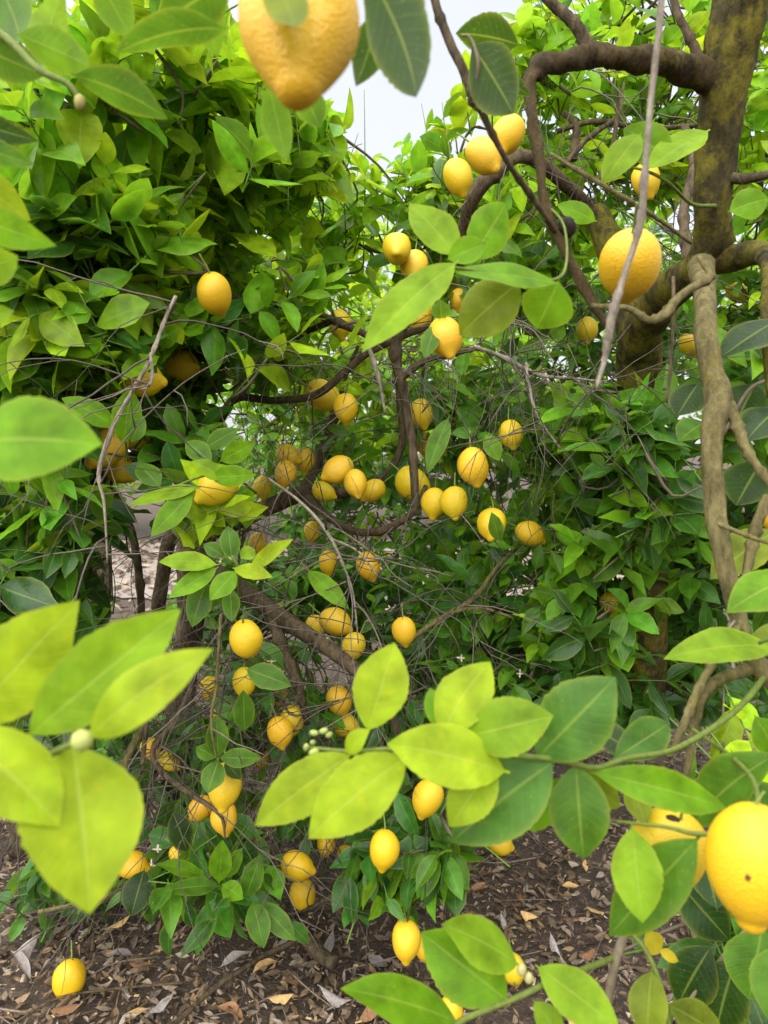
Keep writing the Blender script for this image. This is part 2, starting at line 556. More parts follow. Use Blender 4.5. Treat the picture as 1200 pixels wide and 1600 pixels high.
# ------------------------------------------------------------------ trees: bookkeeping
class Tree:
    def __init__(self, name, base, label, group=None):
        self.base = np.asarray(base, float)
        self.root = tag(link(name, None, None, self.base), label, 'tree', group)
        self.root.empty_display_size = .2
        self.leaf = []            # (pos, R, scale, variant, tone)
        self.twigs = Soup()
        self.limb_pts = []
        self.slim = label.startswith('open')

    def limb(self, pts, name='limb', mat=None, sides=10, rough=.07, n=7, label=None, parent=None, taper_end=True):
        """pts rows (u, v, depth, width in pixels); a mesh of its own"""
        w = np.array([P(a[0], a[1], a[2]) for a in pts])
        rr = np.array([a[3] * a[2] / F / 2 for a in pts]) * (.88 if self.slim else 1)
        return self.limb3(w, rr, name, mat, sides, rough, n, label, parent)

    def limb3(self, w, rr, name='limb', mat=None, sides=10, rough=.07, n=7, label=None, parent=None):
        pr = spline(np.hstack([w, np.asarray(rr)[:, None]]), n)
        path, rad = pr[:, :3], np.maximum(pr[:, 3], .0006)
        j = np.random.default_rng(int(abs(w[0][0]) * 1e4) + len(w))
        if rad.max() < .02:
            path = path + j.normal(0, 1, path.shape) * rad[:, None] * .05
            rad = rad * (1 + .35 * (j.random(len(rad)) < .08))      # nodes
        v, q, t, luv = tube(path, rad, sides, rough, len(w) + int(abs(w[0][2]) * 999))
        o0 = path[0]
        me = make_mesh(name, v - o0, q, t, None, luv, mat or M_BARK)
        pb = self.base if parent is None else np.array(parent['at'])
        o = link(name, me, parent or self.root, o0 - pb)
        o['at'] = [float(x) for x in o0]
        if label:
            o['label'] = label
        self.limb_pts.append(path)
        return o

    def twig(self, path, r0, r1, tone, sides=5):
        path = np.asarray(path)
        v, q, t, luv = tube(path, np.linspace(r0, r1, len(path)), sides)
        self.twigs.add(v, q, t, tone, luv)


GOLD = 2.39996


def sprig(tree, base, dirv, length, tone, nl, L, out, droop=.2, green=True, r=.0019, outw=.6):
    dirv = norm(dirv)
    side0 = norm(np.cross(dirv, np.array([.2, .1, 1.0]) + rng.normal(0, .2, 3)))
    up0 = np.cross(side0, dirv)
    bend = rng.normal(0, .10, 3) * length + np.array([0, 0, -.12 * length * droop * 3])
    tt = np.linspace(0, 1, 5)[:, None]
    path = base + dirv * length * tt + bend * tt ** 2
    tree.twig(path, r, r * .5, (0.10, 0.17, 0.03) if green else (0.11, 0.085, 0.06))
    a0 = rng.uniform(0, 6.28)
    for i in range(nl):
        f = .22 + .78 * (i + rng.uniform(-.2, .2)) / max(nl - 1, 1)
        f = min(max(f, .1), 1.0)
        p = base + dirv * length * f + bend * f * f
        if i == nl - 1:
            d = dirv + rng.normal(0, .25, 3)
        else:
            a = a0 + i * GOLD + rng.normal(0, .3)
            s = side0 * math.cos(a) + up0 * math.sin(a)
            an = R(rng.uniform(38, 72))
            d = dirv * math.cos(an) + s * math.sin(an)
        d = norm(d) + np.array([0, 0, -droop * rng.uniform(.3, 1.4)])
        n = np.array([0, 0, .8]) + out * outw + dirv * .2 + rng.normal(0, .36, 3)
        sc = rng.uniform(*L) * (.62 + .38 * math.sin(math.pi * min(1, f * .8 + .15)))
        tree.leaf.append((p, frame(d, n), sc, rng.integers(0, NVAR), tone * rng.uniform(.55, 1.45) * np.array([rng.uniform(.8, 1.15), 1, rng.uniform(.8, 1.2)])))
    return path[-1]


def blob(tree, u, v, d, ru, rv, rd, n, mix, up=.45, L=None, nl=(5, 9), droop=.38, shell=.5, front=.3):
    L = L or ((.078, .125) if d < 1.7 else (.066, .108))
    if d >= 1.7 and v > 330: n = int(n * 1.15)
    c = P(u, v, d)
    s = np.array([ru * d / F, rd, rv * d / F])
    for _ in range(n):
        q = norm(rng.normal(0, 1, 3))
        rad = rng.uniform(shell ** 2, 1) ** .5
        tip = c + q * s * rad
        dirv = norm(q * np.array([.8, .6, .5]) + np.array([0, -front, up]) + rng.normal(0, .42, 3))
        ln = rng.uniform(.10, .26)
        base = tip - dirv * ln
        if base[2] < .05:
            base[2] = .05
        tone = pick(mix)
        sprig(tree, base, dirv, ln, tone, int(rng.integers(*nl)), L, norm(q + np.array([0, -.4, 0])), droop, outw=.65 if v > 150 else .3)
        if rng.random() < .55:
            c2 = c + (base - c) * rng.uniform(.1, .4) + rng.normal(0, .04, 3)
            m = (c2 + base) / 2 + rng.normal(0, .025, 3)
            tree.twig(spline([c2, m, base], 3), .0042, .0019, (0.11, 0.085, 0.06))


def dead_twig(tree, p, d, length, r, droop=.5, fork=2, tone=(0.17, 0.14, 0.11)):
    n = max(4, int(length / .03))
    path = [np.asarray(p, float)]
    d = norm(d)
    for i in range(n):
        d = norm(d + rng.normal(0, .13, 3) + np.array([0, 0, -droop * .12]))
        path.append(path[-1] + d * length / n)
        if path[-1][2] < .012:
            path[-1][2] = .012; d[2] = abs(d[2]) * .1
        if fork > 0 and 1 < i < n - 1 and rng.random() < .28:
            dead_twig(tree, path[-1], d + rng.normal(0, .55, 3), length * rng.uniform(.25, .6), r * .65, droop, fork - 1, tone)
    tree.twig(path, r * .8, r * .3, np.array(tone) * rng.uniform(.25, .8), 4)


# ------------------------------------------------------------------ the near trees
RIGHT = Tree('lemon_tree', ground_point(1000, 1165), 'lemon tree with mossy upright stem, arching grey branches and dense skirt of leaves')
OPEN = Tree('lemon_tree', ground_point(285, 1260), 'open lemon tree with bare crossing brown limbs and most of the lemons')
DENSE = Tree('lemon_tree', ground_point(40, 1330), 'dense lemon tree with deep green leaf wall beside the pale gravel lane')

T = OPEN
T.limb([(300, 1262, 2.35, 60), (282, 1110, 2.3, 52), (300, 960, 2.25, 50), (310, 835, 2.2, 62), (390, 805, 2.15, 34), (470, 772, 2.1, 30), (545, 768, 2.05, 18), (600, 745, 2.0, 15), (628, 690, 2.0, 13), (622, 610, 2.0, 10)], 'trunk', sides=14, rough=.09, label='thick dark trunk bending into a level limb')
T.limb([(246, 960, 2.0, 22), (250, 930, 2.0, 26), (262, 855, 2.05, 25), (285, 800, 2.15, 28), (320, 700, 2.2, 20), (350, 645, 2.1, 16), (372, 621, 2.0, 14), (430, 626, 1.9, 14), (495, 616, 1.8, 14), (545, 575, 1.75, 14), (580, 548, 1.75, 15), (640, 520, 1.75, 14), (690, 505, 1.7, 10)])
T.limb([(222, 965, 1.9, 13), (215, 880, 1.9, 14), (200, 815, 1.95, 13), (165, 750, 2.0, 10), (120, 700, 2.0, 8)])
T.limb([(295, 870, 2.2, 50), (340, 900, 2.0, 40), (400, 937, 1.8, 34), (470, 985, 1.68, 30), (555, 1045, 1.6, 24), (610, 1110, 1.6, 16), (630, 1190, 1.65, 11)])
T.limb([(425, 952, 1.74, 24), (440, 1010, 1.7, 21), (466, 1072, 1.68, 16), (480, 1130, 1.72, 12)])
T.limb([(474, 772, 2.1, 22), (510, 805, 2.0, 15), (555, 830, 1.9, 14), (605, 826, 1.8, 14), (650, 795, 1.75, 12), (665, 760, 1.8, 8)])
T.limb([(652, 805, 1.75, 12), (648, 770, 1.75, 15), (645, 700, 1.75, 15), (632, 625, 1.75, 17), (618, 545, 1.72, 19), (640, 495, 1.7, 19), (690, 450, 1.65, 19), (712, 405, 1.6, 19), (725, 350, 1.55, 22), (742, 305, 1.5, 27), (775, 268, 1.5, 26), (830, 248, 1.55, 24), (930, 330, 1.7, 20)], sides=12)
T.limb([(472, 775, 2.12, 18), (500, 715, 2.15, 19), (520, 660, 2.15, 16), (535, 600, 2.15, 9), (560, 540, 2.1, 6)])
T.limb([(300, 448, 1.75, 7), (345, 462, 1.75, 9), (410, 470, 1.75, 10), (475, 488, 1.75, 12), (520, 500, 1.74, 14), (578, 526, 1.74, 12), (600, 535, 1.74, 9)])
T.limb([(522, 500, 1.74, 13), (475, 520, 1.8, 11), (445, 542, 1.85, 10), (400, 580, 1.95, 7), (360, 610, 2.05, 5)])
T.limb([(618, 600, 1.75, 12), (660, 565, 1.7, 11), (700, 555, 1.65, 10), (740, 545, 1.6, 7)])
T.limb([(575, 540, 1.7, 9), (590, 585, 1.68, 8), (602, 645, 1.66, 4)], mat=M_DEAD, name='dead_twig')
T.limb([(740, 540, 1.5, 6), (790, 560, 1.5, 8), (840, 585, 1.5, 7), (900, 592, 1.5, 4), (950, 596, 1.5, 2)], mat=M_DEAD, name='dead_twig')
T.limb([(822, 567, 1.5, 6), (826, 600, 1.48, 6), (840, 650, 1.46, 5), (876, 702, 1.45, 3)], mat=M_DEAD, name='dead_twig')
T.limb([(745, 538, 1.5, 6), (775, 512, 1.5, 6), (815, 500, 1.5, 4)], mat=M_DEAD, name='dead_twig')
T.limb([(275, 462, 1.22, 7), (258, 500, 1.22, 7), (235, 560, 1.2, 7), (205, 615, 1.18, 7), (180, 660, 1.17, 7), (155, 735, 1.16, 8), (163, 790, 1.15, 5), (168, 880, 1.15, 2.5)], mat=M_DEAD, name='dead_twig', label='long pale dead twig hanging in front of dark leaves')
T.limb([(235, 552, 1.2, 5), (238, 590, 1.18, 5), (228, 606, 1.18, 4), (207, 606, 1.18, 3)], mat=M_DEAD, name='dead_twig')
T.limb([(420, 748, 1.5, 4), (470, 785, 1.45, 5), (510, 830, 1.42, 7), (535, 880, 1.4, 5), (552, 930, 1.4, 4), (560, 1005, 1.42, 2)], mat=M_DEAD, name='dead_twig')
T.limb([(518, 842, 1.42, 5), (560, 862, 1.42, 4), (590, 900, 1.42, 2.5)], mat=M_DEAD, name='dead_twig')
T.limb([(640, 1000, 1.7, 10), (690, 965, 1.75, 9), (740, 935, 1.78, 9), (770, 895, 1.8, 8), (800, 860, 1.85, 6)], mat=M_BARKG)
T.limb([(700, 958, 1.75, 7), (750, 950, 1.75, 6), (800, 965, 1.75, 5)], mat=M_BARKG)
T.limb([(345, 960, 1.35, 5), (342, 1010, 1.33, 6), (338, 1070, 1.32, 6), (330, 1130, 1.32, 5), (338, 1185, 1.32, 3)], mat=M_BARKG)
T.limb([(392, 780, 1.7, 8), (380, 840, 1.6, 7), (372, 890, 1.5, 5), (374, 950, 1.42, 4)])
T.limb([(300, 1075, 1.5, 9), (270, 1130, 1.5, 9), (238, 1175, 1.5, 10), (262, 1215, 1.5, 11), (305, 1245, 1.48, 9), (345, 1275, 1.46, 6), (352, 1312, 1.46, 3)])
T.limb([(185, 1225, 1.6, 16), (205, 1170, 1.62, 15), (222, 1140, 1.65, 13), (235, 1100, 1.7, 11)], mat=M_BARKG)
T.limb([(222, 1195, 1.6, 9), (226, 1160, 1.6, 9), (230, 1120, 1.6, 8)])
T.limb([(60, 1425, 1.7, 6), (130, 1410, 1.72, 9), (180, 1395, 1.75, 10), (212, 1380, 1.8, 9)], mat=M_BARKG)
T.limb([(560, 1385, 1.75, 8), (520, 1400, 1.76, 10), (498, 1412, 1.77, 8), (470, 1425, 1.78, 4)])

T = RIGHT
b0 = RIGHT.base
T.limb([(1005, 1165, 1.95, 60), (1012, 1000, 1.85, 58), (1010, 800, 1.75, 58), (1000, 600, 1.62, 66), (1002, 525, 1.52, 66), (1040, 460, 1.36, 58), (1085, 425, 1.24, 54), (1112, 385, 1.18, 58), (1113, 320, 1.15, 56), (1121, 220, 1.13, 64), (1137, 110, 1.10, 76), (1154, 20, 1.08, 84), (1175, -90, 1.06, 88)], 'trunk', mat=M_MOSS, sides=22, rough=.055, n=10, label='mossy olive trunk kinking up from a forked limb')
T.limb([(1100, 408, 1.20, 50), (1150, 402, 1.16, 40), (1185, 395, 1.1, 36), (1200, 420, 1.02, 20), (1196, 500, .98, 16), (1205, 620, .95, 12)], mat=M_MOSS, sides=14)
T.limb([(1095, 415, 1.18, 40), (1101, 450, 1.0, 34), (1103, 520, .92, 34), (1112, 580, .9, 36), (1122, 620, .88, 40), (1112, 690, .87, 33), (1116, 780, .86, 32), (1128, 860, .85, 30), (1145, 930, .84, 28), (1160, 985, .84, 24), (1178, 1030, .83, 30), (1215, 1075, .82, 26)], mat=M_BARKG, sides=14, n=9, label='pale olive branch drooping from the mossy trunk')
T.limb([(1126, 615, .88, 26), (1146, 650, .87, 19), (1160, 690, .86, 17), (1180, 725, .85, 14), (1215, 770, .84, 11)], mat=M_BARKG)
T.limb([(1200, 775, .85, 18), (1180, 830, .85, 17), (1170, 880, .845, 15), (1158, 930, .84, 14), (1152, 960, .84, 10)], mat=M_BARKG)
T.limb([(1195, 1040, .83, 26), (1160, 1048, .83, 20), (1118, 1065, .82, 18), (1095, 1090, .81, 18), (1086, 1130, .81, 15), (1078, 1180, .8, 12), (1070, 1230, .8, 9)], mat=M_BARKG)
T.limb([(1158, 960, .84, 12), (1142, 1000, .825, 15), (1112, 1040, .815, 13), (1085, 1090, .80, 13), (1066, 1140, .79, 12), (1045, 1185, .78, 9)], mat=M_BARKG, label='thin grey twig crossing a bright leaf')
T.limb([(1142, 1000, .82, 8), (1144, 1030, .815, 7), (1146, 1045, .81, 6)], mat=M_DEAD, name='twig_stub')
T.limb([(1148, 970, .83, 4), (1125, 1000, .82, 4), (1110, 1010, .815, 4), (1108, 1028, .81, 3)], mat=M_DEAD, name='dead_twig')
T.limb([(1110, 812, .86, 6), (1140, 826, .83, 8), (1170, 838, .82, 7), (1205, 850, .81, 5)], mat=M_BARKG)
T.limb([(1138, 130, 1.12, 40), (1105, 121, 1.10, 47), (1062, 106, 1.05, 41), (1020, 93, 1.0, 40), (980, 94, .98, 33), (940, 86, .96, 34), (885, 96, .92, 31), (848, 103, .9, 33), (828, 124, .885, 22), (830, 165, .87, 17), (834, 200, .86, 18), (843, 250, .85, 16), (850, 310, .84, 15), (872, 370, .83, 16), (900, 425, .82, 16), (925, 472, .81, 16), (948, 510, .80, 10)], mat=M_BARKD, sides=16, n=9, rough=.17, label='dark branch arching from the mossy trunk and hanging down')
T.limb([(925, 82, .95, 22), (900, 40, .95, 20), (868, 10, .95, 17), (815, -40, .95, 15)], mat=M_BARK)
T.limb([(1094, 95, 1.1, 16), (1078, 60, 1.1, 14), (1055, 10, 1.1, 12), (1040, -60, 1.1, 10)], mat=M_BARK)
T.limb([(665, -60, .72, 13), (682, 10, .72, 14), (705, 70, .72, 14), (728, 120, .72, 15), (742, 150, .72, 24), (752, 172, .72, 13), (785, 240, .74, 9), (815, 285, .77, 9), (850, 335, .80, 9), (868, 365, .83, 8)], mat=M_BARK, label='dark twig with a swollen knob below the overhanging leaf')
T.limb([(1036, -60, .60, 8), (1032, 20, .60, 10), (1020, 130, .60, 10), (1008, 260, .60, 10), (1000, 350, .60, 11), (975, 430, .60, 10), (955, 500, .60, 13), (945, 560, .61, 9), (932, 606, .61, 6)], mat=M_DEAD, name='dead_twig', label='pale grey dead twig hanging across the large lemon')
T.limb([(1092, 402, .82, 8), (1110, 430, .80, 9), (1106, 435, .79, 14), (1062, 463, .78, 13), (1042, 488, .77, 17), (1015, 500, .77, 11), (985, 483, .77, 10), (960, 480, .77, 9), (925, 478, .79, 7)], mat=M_BARKG, label='knobbly twig stub below the large lemon')
T.limb([(1052, 432, .95, 5), (1052, 500, .95, 6), (1048, 570, .95, 5), (1042, 630, .95, 3)], mat=M_BARK, name='dead_twig')
T.limb([(1075, 410, 1.3, 18), (1068, 330, 1.35, 15), (1085, 260, 1.4, 16), (1070, 200, 1.5, 12)], mat=M_BARK)
T.limb([(1130, 275, 1.14, 18), (1165, 280, 1.1, 15), (1215, 268, 1.05, 12)], mat=M_BARK)
T.limb([(860, 240, .84, 5), (900, 265, .83, 7), (960, 300, .82, 8), (1010, 330, .83, 7), (1080, 380, .9, 5)], mat=M_BARKG)
T.limb([(858, 1190, .60, 6), (905, 1170, .61, 7), (945, 1172, .62, 6)], mat=M_BARKG)
T.limb([(930, 330, 1.7, 36), (960, 400, 1.66, 50), (1000, 540, 1.58, 60)], mat=M_MOSS)
T.limb([(660, 590, 1.85, 5), (720, 235, 1.9, 4), (770, 200, 1.9, 3)], mat=M_BARK)
for pts in ([(880, 260, 1.6, 7), (920, 215, 1.6, 8), (965, 180, 1.65, 6), (975, 130, 1.7, 4)],
            [(930, 290, 1.6, 6), (955, 235, 1.6, 7), (965, 170, 1.6, 6), (960, 120, 1.6, 4)],
            [(870, 205, 1.7, 7), (930, 190, 1.7, 9), (1010, 200, 1.7, 8), (1100, 195, 1.7, 6)],
            [(895, 250, 1.7, 14), (900, 200, 1.7, 12), (880, 175, 1.7, 9)]):
    T.limb(pts, mat=M_BARK)

T = DENSE
T.limb3(np.array([T.base, T.base + [.02, .1, .5], T.base + [-.05, .15, 1.0], T.base + [-.1, .1, 1.7]]), [.05, .045, .038, .02], 'trunk', sides=12)

# ---- foliage masses, each an ellipsoid of leafy shoots
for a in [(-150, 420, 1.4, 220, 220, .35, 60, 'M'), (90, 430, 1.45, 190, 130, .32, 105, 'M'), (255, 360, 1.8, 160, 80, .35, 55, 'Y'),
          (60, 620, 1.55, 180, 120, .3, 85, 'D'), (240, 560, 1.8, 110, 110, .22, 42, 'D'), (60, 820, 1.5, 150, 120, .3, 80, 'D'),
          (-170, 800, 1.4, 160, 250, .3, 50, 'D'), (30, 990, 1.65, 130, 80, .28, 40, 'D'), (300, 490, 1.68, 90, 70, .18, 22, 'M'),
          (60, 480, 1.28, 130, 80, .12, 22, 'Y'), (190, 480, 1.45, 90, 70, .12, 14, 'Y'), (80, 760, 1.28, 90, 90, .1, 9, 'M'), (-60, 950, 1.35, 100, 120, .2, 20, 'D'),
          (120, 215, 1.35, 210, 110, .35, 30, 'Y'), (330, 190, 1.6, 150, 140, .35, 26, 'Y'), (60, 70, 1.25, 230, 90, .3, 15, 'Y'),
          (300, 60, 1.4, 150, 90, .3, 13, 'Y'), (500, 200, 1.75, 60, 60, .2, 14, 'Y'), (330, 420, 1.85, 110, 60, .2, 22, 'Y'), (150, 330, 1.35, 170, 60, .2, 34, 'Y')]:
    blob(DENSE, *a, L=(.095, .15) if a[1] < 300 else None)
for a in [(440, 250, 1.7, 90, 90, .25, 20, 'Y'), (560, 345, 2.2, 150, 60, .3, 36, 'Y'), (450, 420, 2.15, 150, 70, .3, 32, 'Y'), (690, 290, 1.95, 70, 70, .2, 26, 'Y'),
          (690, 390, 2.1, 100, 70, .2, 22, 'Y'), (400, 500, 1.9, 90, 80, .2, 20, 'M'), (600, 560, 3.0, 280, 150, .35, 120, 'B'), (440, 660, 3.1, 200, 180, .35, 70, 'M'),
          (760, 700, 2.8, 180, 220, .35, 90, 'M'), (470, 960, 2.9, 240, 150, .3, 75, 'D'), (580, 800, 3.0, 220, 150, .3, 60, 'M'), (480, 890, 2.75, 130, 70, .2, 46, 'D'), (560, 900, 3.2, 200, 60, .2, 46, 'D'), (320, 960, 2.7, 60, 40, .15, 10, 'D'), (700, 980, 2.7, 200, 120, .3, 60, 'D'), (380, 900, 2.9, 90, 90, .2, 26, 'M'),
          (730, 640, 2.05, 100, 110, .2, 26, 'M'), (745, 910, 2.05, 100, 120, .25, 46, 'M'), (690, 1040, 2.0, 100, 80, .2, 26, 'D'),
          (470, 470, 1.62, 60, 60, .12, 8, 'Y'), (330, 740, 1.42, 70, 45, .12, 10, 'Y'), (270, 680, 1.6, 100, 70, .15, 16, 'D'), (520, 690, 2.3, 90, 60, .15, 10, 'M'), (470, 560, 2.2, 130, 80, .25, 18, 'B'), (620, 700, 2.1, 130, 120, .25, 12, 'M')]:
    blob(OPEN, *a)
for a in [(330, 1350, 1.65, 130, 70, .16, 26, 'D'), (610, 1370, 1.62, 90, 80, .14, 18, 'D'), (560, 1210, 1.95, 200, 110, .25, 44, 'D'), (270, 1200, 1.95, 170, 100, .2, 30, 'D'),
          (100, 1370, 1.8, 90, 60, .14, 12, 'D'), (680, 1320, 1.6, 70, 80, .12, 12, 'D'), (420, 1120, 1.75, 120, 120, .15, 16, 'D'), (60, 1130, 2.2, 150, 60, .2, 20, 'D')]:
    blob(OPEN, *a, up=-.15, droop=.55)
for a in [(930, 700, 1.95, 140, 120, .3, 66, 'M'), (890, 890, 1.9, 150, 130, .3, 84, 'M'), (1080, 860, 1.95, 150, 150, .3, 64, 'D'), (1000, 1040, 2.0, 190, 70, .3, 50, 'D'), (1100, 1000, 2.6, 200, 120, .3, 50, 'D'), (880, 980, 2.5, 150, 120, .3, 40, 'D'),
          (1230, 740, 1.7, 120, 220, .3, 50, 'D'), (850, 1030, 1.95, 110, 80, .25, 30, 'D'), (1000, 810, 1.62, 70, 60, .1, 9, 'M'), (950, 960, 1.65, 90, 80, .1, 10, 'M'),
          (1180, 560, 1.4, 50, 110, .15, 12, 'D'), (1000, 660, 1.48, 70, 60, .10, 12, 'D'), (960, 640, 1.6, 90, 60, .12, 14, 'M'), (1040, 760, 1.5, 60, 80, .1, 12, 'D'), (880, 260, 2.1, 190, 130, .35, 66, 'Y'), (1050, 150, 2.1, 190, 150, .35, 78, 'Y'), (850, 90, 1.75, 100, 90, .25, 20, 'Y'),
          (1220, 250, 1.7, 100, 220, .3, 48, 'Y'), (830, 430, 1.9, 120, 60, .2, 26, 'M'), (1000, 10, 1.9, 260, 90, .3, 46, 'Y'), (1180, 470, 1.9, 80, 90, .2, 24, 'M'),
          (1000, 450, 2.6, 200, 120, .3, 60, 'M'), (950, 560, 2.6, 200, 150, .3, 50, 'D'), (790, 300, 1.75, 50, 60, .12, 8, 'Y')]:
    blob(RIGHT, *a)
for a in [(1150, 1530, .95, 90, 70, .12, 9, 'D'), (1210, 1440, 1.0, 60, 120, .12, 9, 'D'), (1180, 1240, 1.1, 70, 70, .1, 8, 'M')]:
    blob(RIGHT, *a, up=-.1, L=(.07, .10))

# ---- upright young shoots along the top edge
def shoots(tree, spots, mix='Y', L=(.05, .085)):
    for (u, v, d, h) in spots:
        base = P(u, v, d)
        dirv = np.array([rng.normal(0, .22), rng.normal(-.05, .15), 1.0])
        sprig(tree, base, dirv, h * d / F, pick(mix), int(rng.integers(6, 10)), L, np.array([0, -.3, 0]), .08, outw=.4)


shoots(OPEN, [(u, v, rng.uniform(1.8, 2.2), rng.uniform(70, 130)) for u, v in [(500, 320), (525, 310), (548, 330), (570, 320), (590, 330), (612, 325), (632, 320), (655, 300), (676, 290), (700, 250), (480, 330), (540, 360), (605, 360), (660, 340)]])
shoots(DENSE, [(u, v, rng.uniform(1.3, 1.7), rng.uniform(90, 160)) for u, v in [(470, 260), (495, 275), (430, 230), (400, 200), (360, 190), (310, 200), (270, 210), (230, 220), (180, 240), (130, 250), (80, 260), (30, 280), (450, 330), (380, 300), (330, 290)]], L=(.07, .115))
shoots(RIGHT, [(u, v, rng.uniform(1.5, 1.9), rng.uniform(80, 140)) for u, v in [(715, 240), (735, 210), (700, 270), (760, 180), (840, 160), (870, 130), (960, 140), (1010, 120), (1060, 150)]], L=(.06, .1))

# ---- bare twigs inside the open tree
for _ in range(300):
    path = OPEN.limb_pts[rng.integers(0, len(OPEN.limb_pts))]
    p = path[rng.integers(0, len(path))]
    dead_twig(OPEN, p, np.array([rng.normal(0, .7), rng.normal(-.2, .5), rng.normal(-.15, .5)]), rng.uniform(.1, .42), rng.uniform(.0012, .0028), rng.uniform(.2, 1.0), 2)
for _ in range(210):
    u, v = rng.uniform(190, 700), rng.uniform(960, 1330)
    dead_twig(OPEN, P(u, v, rng.uniform(1.6, 2.1)), np.array([rng.normal(0, .8), rng.normal(-.2, .5), rng.normal(-.3, .5)]), rng.uniform(.1, .5), rng.uniform(.0012, .003), rng.uniform(.3, 1.2), 2, (0.13, 0.10, 0.08))
for _ in range(36):
    u, v = rng.uniform(650, 900), rng.uniform(480, 800)
    dead_twig(OPEN, P(u, v, rng.uniform(1.7, 2.0)), np.array([rng.normal(0, .6), rng.normal(-.2, .4), -.8]), rng.uniform(.1, .35), rng.uniform(.001, .0022), 1.0, 2, (0.18, 0.145, 0.11))
for _ in range(70):
    u, v = rng.uniform(-40, 330), rng.uniform(1090, 1330)
    dead_twig(DENSE, P(u, v, rng.uniform(1.75, 2.2)), np.array([rng.normal(0, .8), rng.normal(-.2, .5), rng.normal(-.4, .4)]), rng.uniform(.15, .5), rng.uniform(.0015, .0035), .8, 2, (0.13, 0.10, 0.08))
for _ in range(90):
    u, v = rng.uniform(800, 1180), rng.uniform(100, 620)
    dead_twig(RIGHT, P(u, v, rng.uniform(1.4, 2.0)), np.array([rng.normal(0, .8), rng.normal(-.2, .4), rng.normal(-.2, .6)]), rng.uniform(.12, .4), rng.uniform(.0012, .0028), .5, 2, (0.14, 0.11, 0.085))

# ------------------------------------------------------------------ the row behind the lane
FAR = []
MID = Tree('lemon_tree', P(150, 1040, 4.2) * [1, 1, 0], 'lemon tree rising behind the dense leaf wall, its bright crown seen above it')
MID.limb3(np.array([MID.base, MID.base + [.05, 0, .7], MID.base + [-.05, .1, 1.6], MID.base + [.1, .1, 2.6]]), [.07, .06, .05, .02], 'trunk', sides=10)
for a in [(60, 150, 3.6, 240, 170, .5, 90, 'B'), (300, 230, 3.7, 170, 130, .45, 75, 'B'), (150, 400, 3.6, 250, 150, .4, 60, 'Y')]:
    blob(MID, *a, L=(.08, .12))
far_labels = ['sunlit lemon tree across the lane showing through between the near trees', 'lemon tree across the lane, second of its row, behind the dense tree',
              'lemon tree across the lane behind the mossy stem', 'lemon tree across the lane at the outer end of its row']
far_trunk = bark_material('bark_far', (0.06, 0.045, 0.03), (0.16, 0.125, 0.09))
for k, (x, y, h, w) in enumerate([(-.9, 10.4, 4.9, 1.9), (-4.6, 10.2, 4.6, 1.9), (2.7, 10.6, 4.8, 1.9), (6.2, 10.3, 4.7, 1.9)]):
    t = Tree('lemon_tree', (x, y, 0), far_labels[k], 'lemon trees across the lane')
    FAR.append(t)
    top = np.array([x, y, 0])
    t.limb3(np.array([top, top + [.05, 0, .6], top + [-.05, .05, 1.2]]), [.11, .09, .07], 'trunk', far_trunk, 10)
    for j in range(5):
        a = j * 1.3 + k
        e = top + [math.cos(a) * w * .6, math.sin(a) * w * .6, h * .7]
        t.limb3(np.array([top + [-.04, .04, 1.0], top + [math.cos(a) * .4, math.sin(a) * .4, h * .42], e]), [.06, .04, .012], 'limb', far_trunk, 7)
    for j in range(520):
        q = norm(rng.normal(0, 1, 3))
        rad = rng.uniform(.3, 1) ** .5
        p = np.array([x, y, h * .54]) + q * np.array([w, w, h * .45]) * rad * (1 + .10 * math.sin(5 * q[0] + 3 * q[2] + k))
        d = norm(q * .6 + np.array([0, 0, .6]) + rng.normal(0, .4, 3))
        tone = pick('Y')
        for i in range(14):
            s = norm(rng.normal(0, 1, 3))
            dd = norm(d * .7 + s * .8)
            t.leaf.append((p + d * rng.uniform(-.2, .25) + s * .05, frame(dd, np.array([0, 0, .8]) + q * .4 + rng.normal(0, .4, 3)), rng.uniform(.10, .15), rng.integers(0, 3), tone * rng.uniform(.7, 1.3)))

